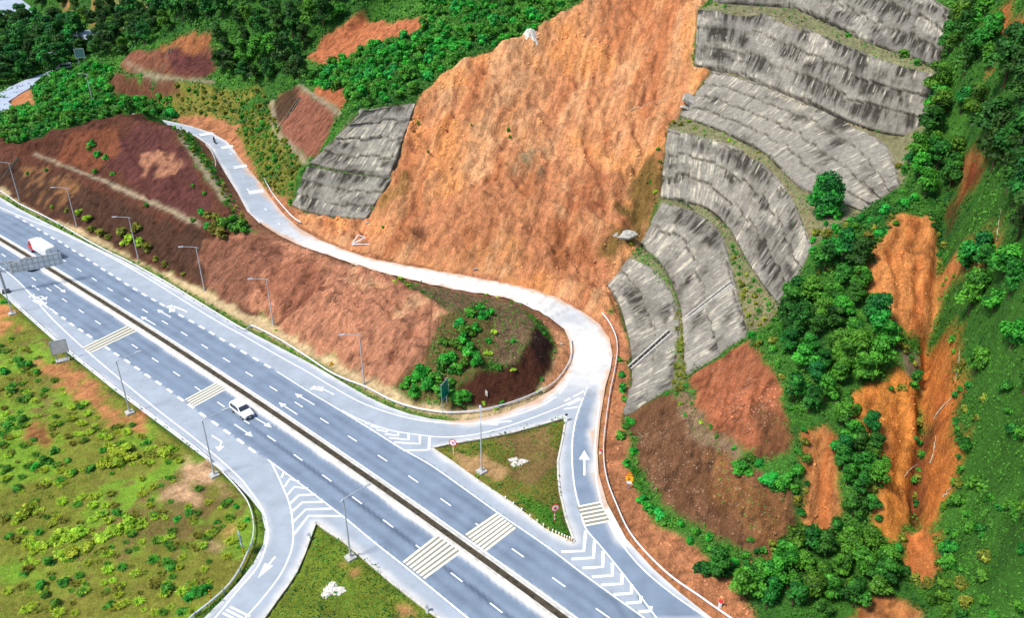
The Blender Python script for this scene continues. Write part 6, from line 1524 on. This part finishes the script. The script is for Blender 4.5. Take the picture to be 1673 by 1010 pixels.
# ---------------------------------------------------------------- rider on the ramp
w_ = on_road(351, 234); w_ = np.array((*w_[:2], ground_at(*w_[:2])))
hd = math.atan2(*(on_road(371, 250)-on_road(345, 225))[1::-1])
root = empty('motorcycle', w_, hd, 'dark motorcycle riding down the upper ramp', 'motorcycle')
for x in (-.62, .62):
    m = MB(); m.tube([(x, -.05, .3), (x, .05, .3)], .3, 16); t = m.build('wheel', black, root)
m = MB(); m.tube([(-.6, 0, .32), (-.2, 0, .5), (.3, 0, .55), (.5, 0, .85)], [.06, .14, .13, .05], 8); m.tube([(.62, 0, .3), (.5, 0, .95)], .04, 6); m.build('frame', blackp, root)
m = MB(); m.box((-.28, 0, .76), (.7, .26, .1)); m.build('seat', black, root, bevel=.03)
m = MB(); m.tube([(.44, -.34, 1.0), (.5, 0, .96), (.44, .34, 1.0)], .025, 6); m.build('handlebar', galv, root)
def skin_body(name, J, E_, R, material, root_i=0):
    me = bpy.data.meshes.new(name); me.from_pydata(J, E_, []); o = bpy.data.objects.new(name, me); col.objects.link(o)
    s = o.modifiers.new('skin', 'SKIN'); s.use_smooth_shade = True
    for i, r in enumerate(R): me.skin_vertices[0].data[i].radius = (r, r)
    me.skin_vertices[0].data[root_i].use_root = True
    b = o.modifiers.new('sub', 'SUBSURF'); b.levels = 1; b.render_levels = 1
    me.materials.append(material); return o
J = [(-.25, 0, .88), (-.22, 0, 1.1), (-.12, 0, 1.36), (-.08, 0, 1.5), (-.04, 0, 1.62), (-.02, 0, 1.74),
     (-.12, .2, 1.38), (.12, .27, 1.16), (.40, .32, 1.03), (-.12, -.2, 1.38), (.12, -.27, 1.16), (.40, -.32, 1.03),
     (-.2, .12, .86), (.18, .2, .78), (.02, .2, .38), (.14, .21, .33), (-.2, -.12, .86), (.18, -.2, .78), (.02, -.2, .38), (.14, -.21, .33)]
E_ = [(0, 1), (1, 2), (2, 3), (3, 4), (4, 5), (2, 6), (6, 7), (7, 8), (2, 9), (9, 10), (10, 11), (0, 12), (12, 13), (13, 14), (14, 15), (0, 16), (16, 17), (17, 18), (18, 19)]
R = [.15, .15, .16, .06, .10, .08, .075, .055, .04, .075, .055, .04, .10, .085, .06, .05, .10, .085, .06, .05]
pb = skin_body('person', J, E_, R, mat('dark_clothes', (.03, .035, .05), .9))
pb.location = tuple(w_); pb.rotation_euler = (0, 0, hd); tag(pb, 'rider in dark clothes and helmet sitting on the motorcycle on the upper ramp', 'person')
m = MB(); m.tube([(-.03, 0, 1.56), (-.03, 0, 1.64), (-.03, 0, 1.76), (-.03, 0, 1.82)], [.11, .14, .13, .06], 14); m.build('helmet', blackp, pb, smooth=True)

# ---------------------------------------------------------------- loose stones on the slide
def stones(N, mask, seed, name='loose_stones', pale=None, big=.26):
    r = np.random.default_rng(seed); P = []
    while sum(map(len, P)) < N:
        x = r.uniform(-60, 75, 40000); y = r.uniform(70, 240, 40000); k = bil(mask, x, y) > r.uniform(.2, 1, len(x)); P.append(np.c_[x[k], y[k]])
    Q = np.concatenate(P)[:N]; z = bil(TERR, Q[:, 0], Q[:, 1]); s = (.05+big*r.uniform(0, 1, N)**9)
    base = np.array([(-1, -1, -1), (1, -1, -1), (1, 1, -1), (-1, 1, -1), (-.7, -.6, 1), (.6, -.7, .8), (.7, .6, 1), (-.6, .7, .7)], float)
    a = r.uniform(0, 6.28, N); ca, sa = np.cos(a), np.sin(a)
    B = base[None]+r.uniform(-.35, .35, (N, 8, 3)); B *= s[:, None, None]*np.array((1.0, .8, .6))
    X = B[..., 0]*ca[:, None]-B[..., 1]*sa[:, None]; Y = B[..., 0]*sa[:, None]+B[..., 1]*ca[:, None]
    V = np.stack([X+Q[:, :1], Y+Q[:, 1:], B[..., 2]+z[:, None]-.01], 2).reshape(-1, 3)
    f = np.array([(0, 3, 2, 1), (4, 5, 6, 7), (0, 1, 5, 4), (1, 2, 6, 5), (2, 3, 7, 6), (3, 0, 4, 7)])
    F = (np.arange(N)[:, None, None]*8+f).reshape(-1, 4)
    t = r.uniform(0, 1, (N, 1)); o = new_mesh(name, V, F, stonem); C = np.stack([bil(COL[..., k], Q[:, 0], Q[:, 1]) for k in range(3)], 1); C = C if pale is None else C*.3+np.array(pale)*.7; attr(o.data, 'tint', np.repeat(C*(.75+.75*t), 8, 0)); tag(o, kind='stuff')
stonem = bpy.data.materials.new('soil_stone'); stonem.use_nodes = True
a_ = stonem.node_tree.nodes.new('ShaderNodeAttribute'); a_.attribute_name = 'tint'
stonem.node_tree.links.new(a_.outputs['Color'], stonem.node_tree.nodes['Principled BSDF'].inputs['Base Color']); stonem.node_tree.nodes['Principled BSDF'].inputs['Roughness'].default_value = .95
stones(9000, np.clip(SOIL*(SOIL > .75)*(.05+.95*sstep(.0, .35, mid+fine*.6)), 0, 1)*(dist > 1.5)*(~PAV), 5)

flm = np.zeros(XX.shape)
for q in ([(1040, 700), (1110, 660), (1200, 750), (1290, 800), (1300, 880), (1110, 850), (1060, 800)], [(1160, 600), (1225, 560), (1280, 690), (1190, 720)], [(20, 260), (330, 390), (400, 430), (400, 500), (180, 395), (0, 300)]): flm = np.maximum(flm, inpoly(XX, YY, hits(q)))
stones(2600, flm*(.35+.65*sstep(-.1, .35, fine)), 9, 'pale_flecks', lin(160, 132, 108, .8), .09)
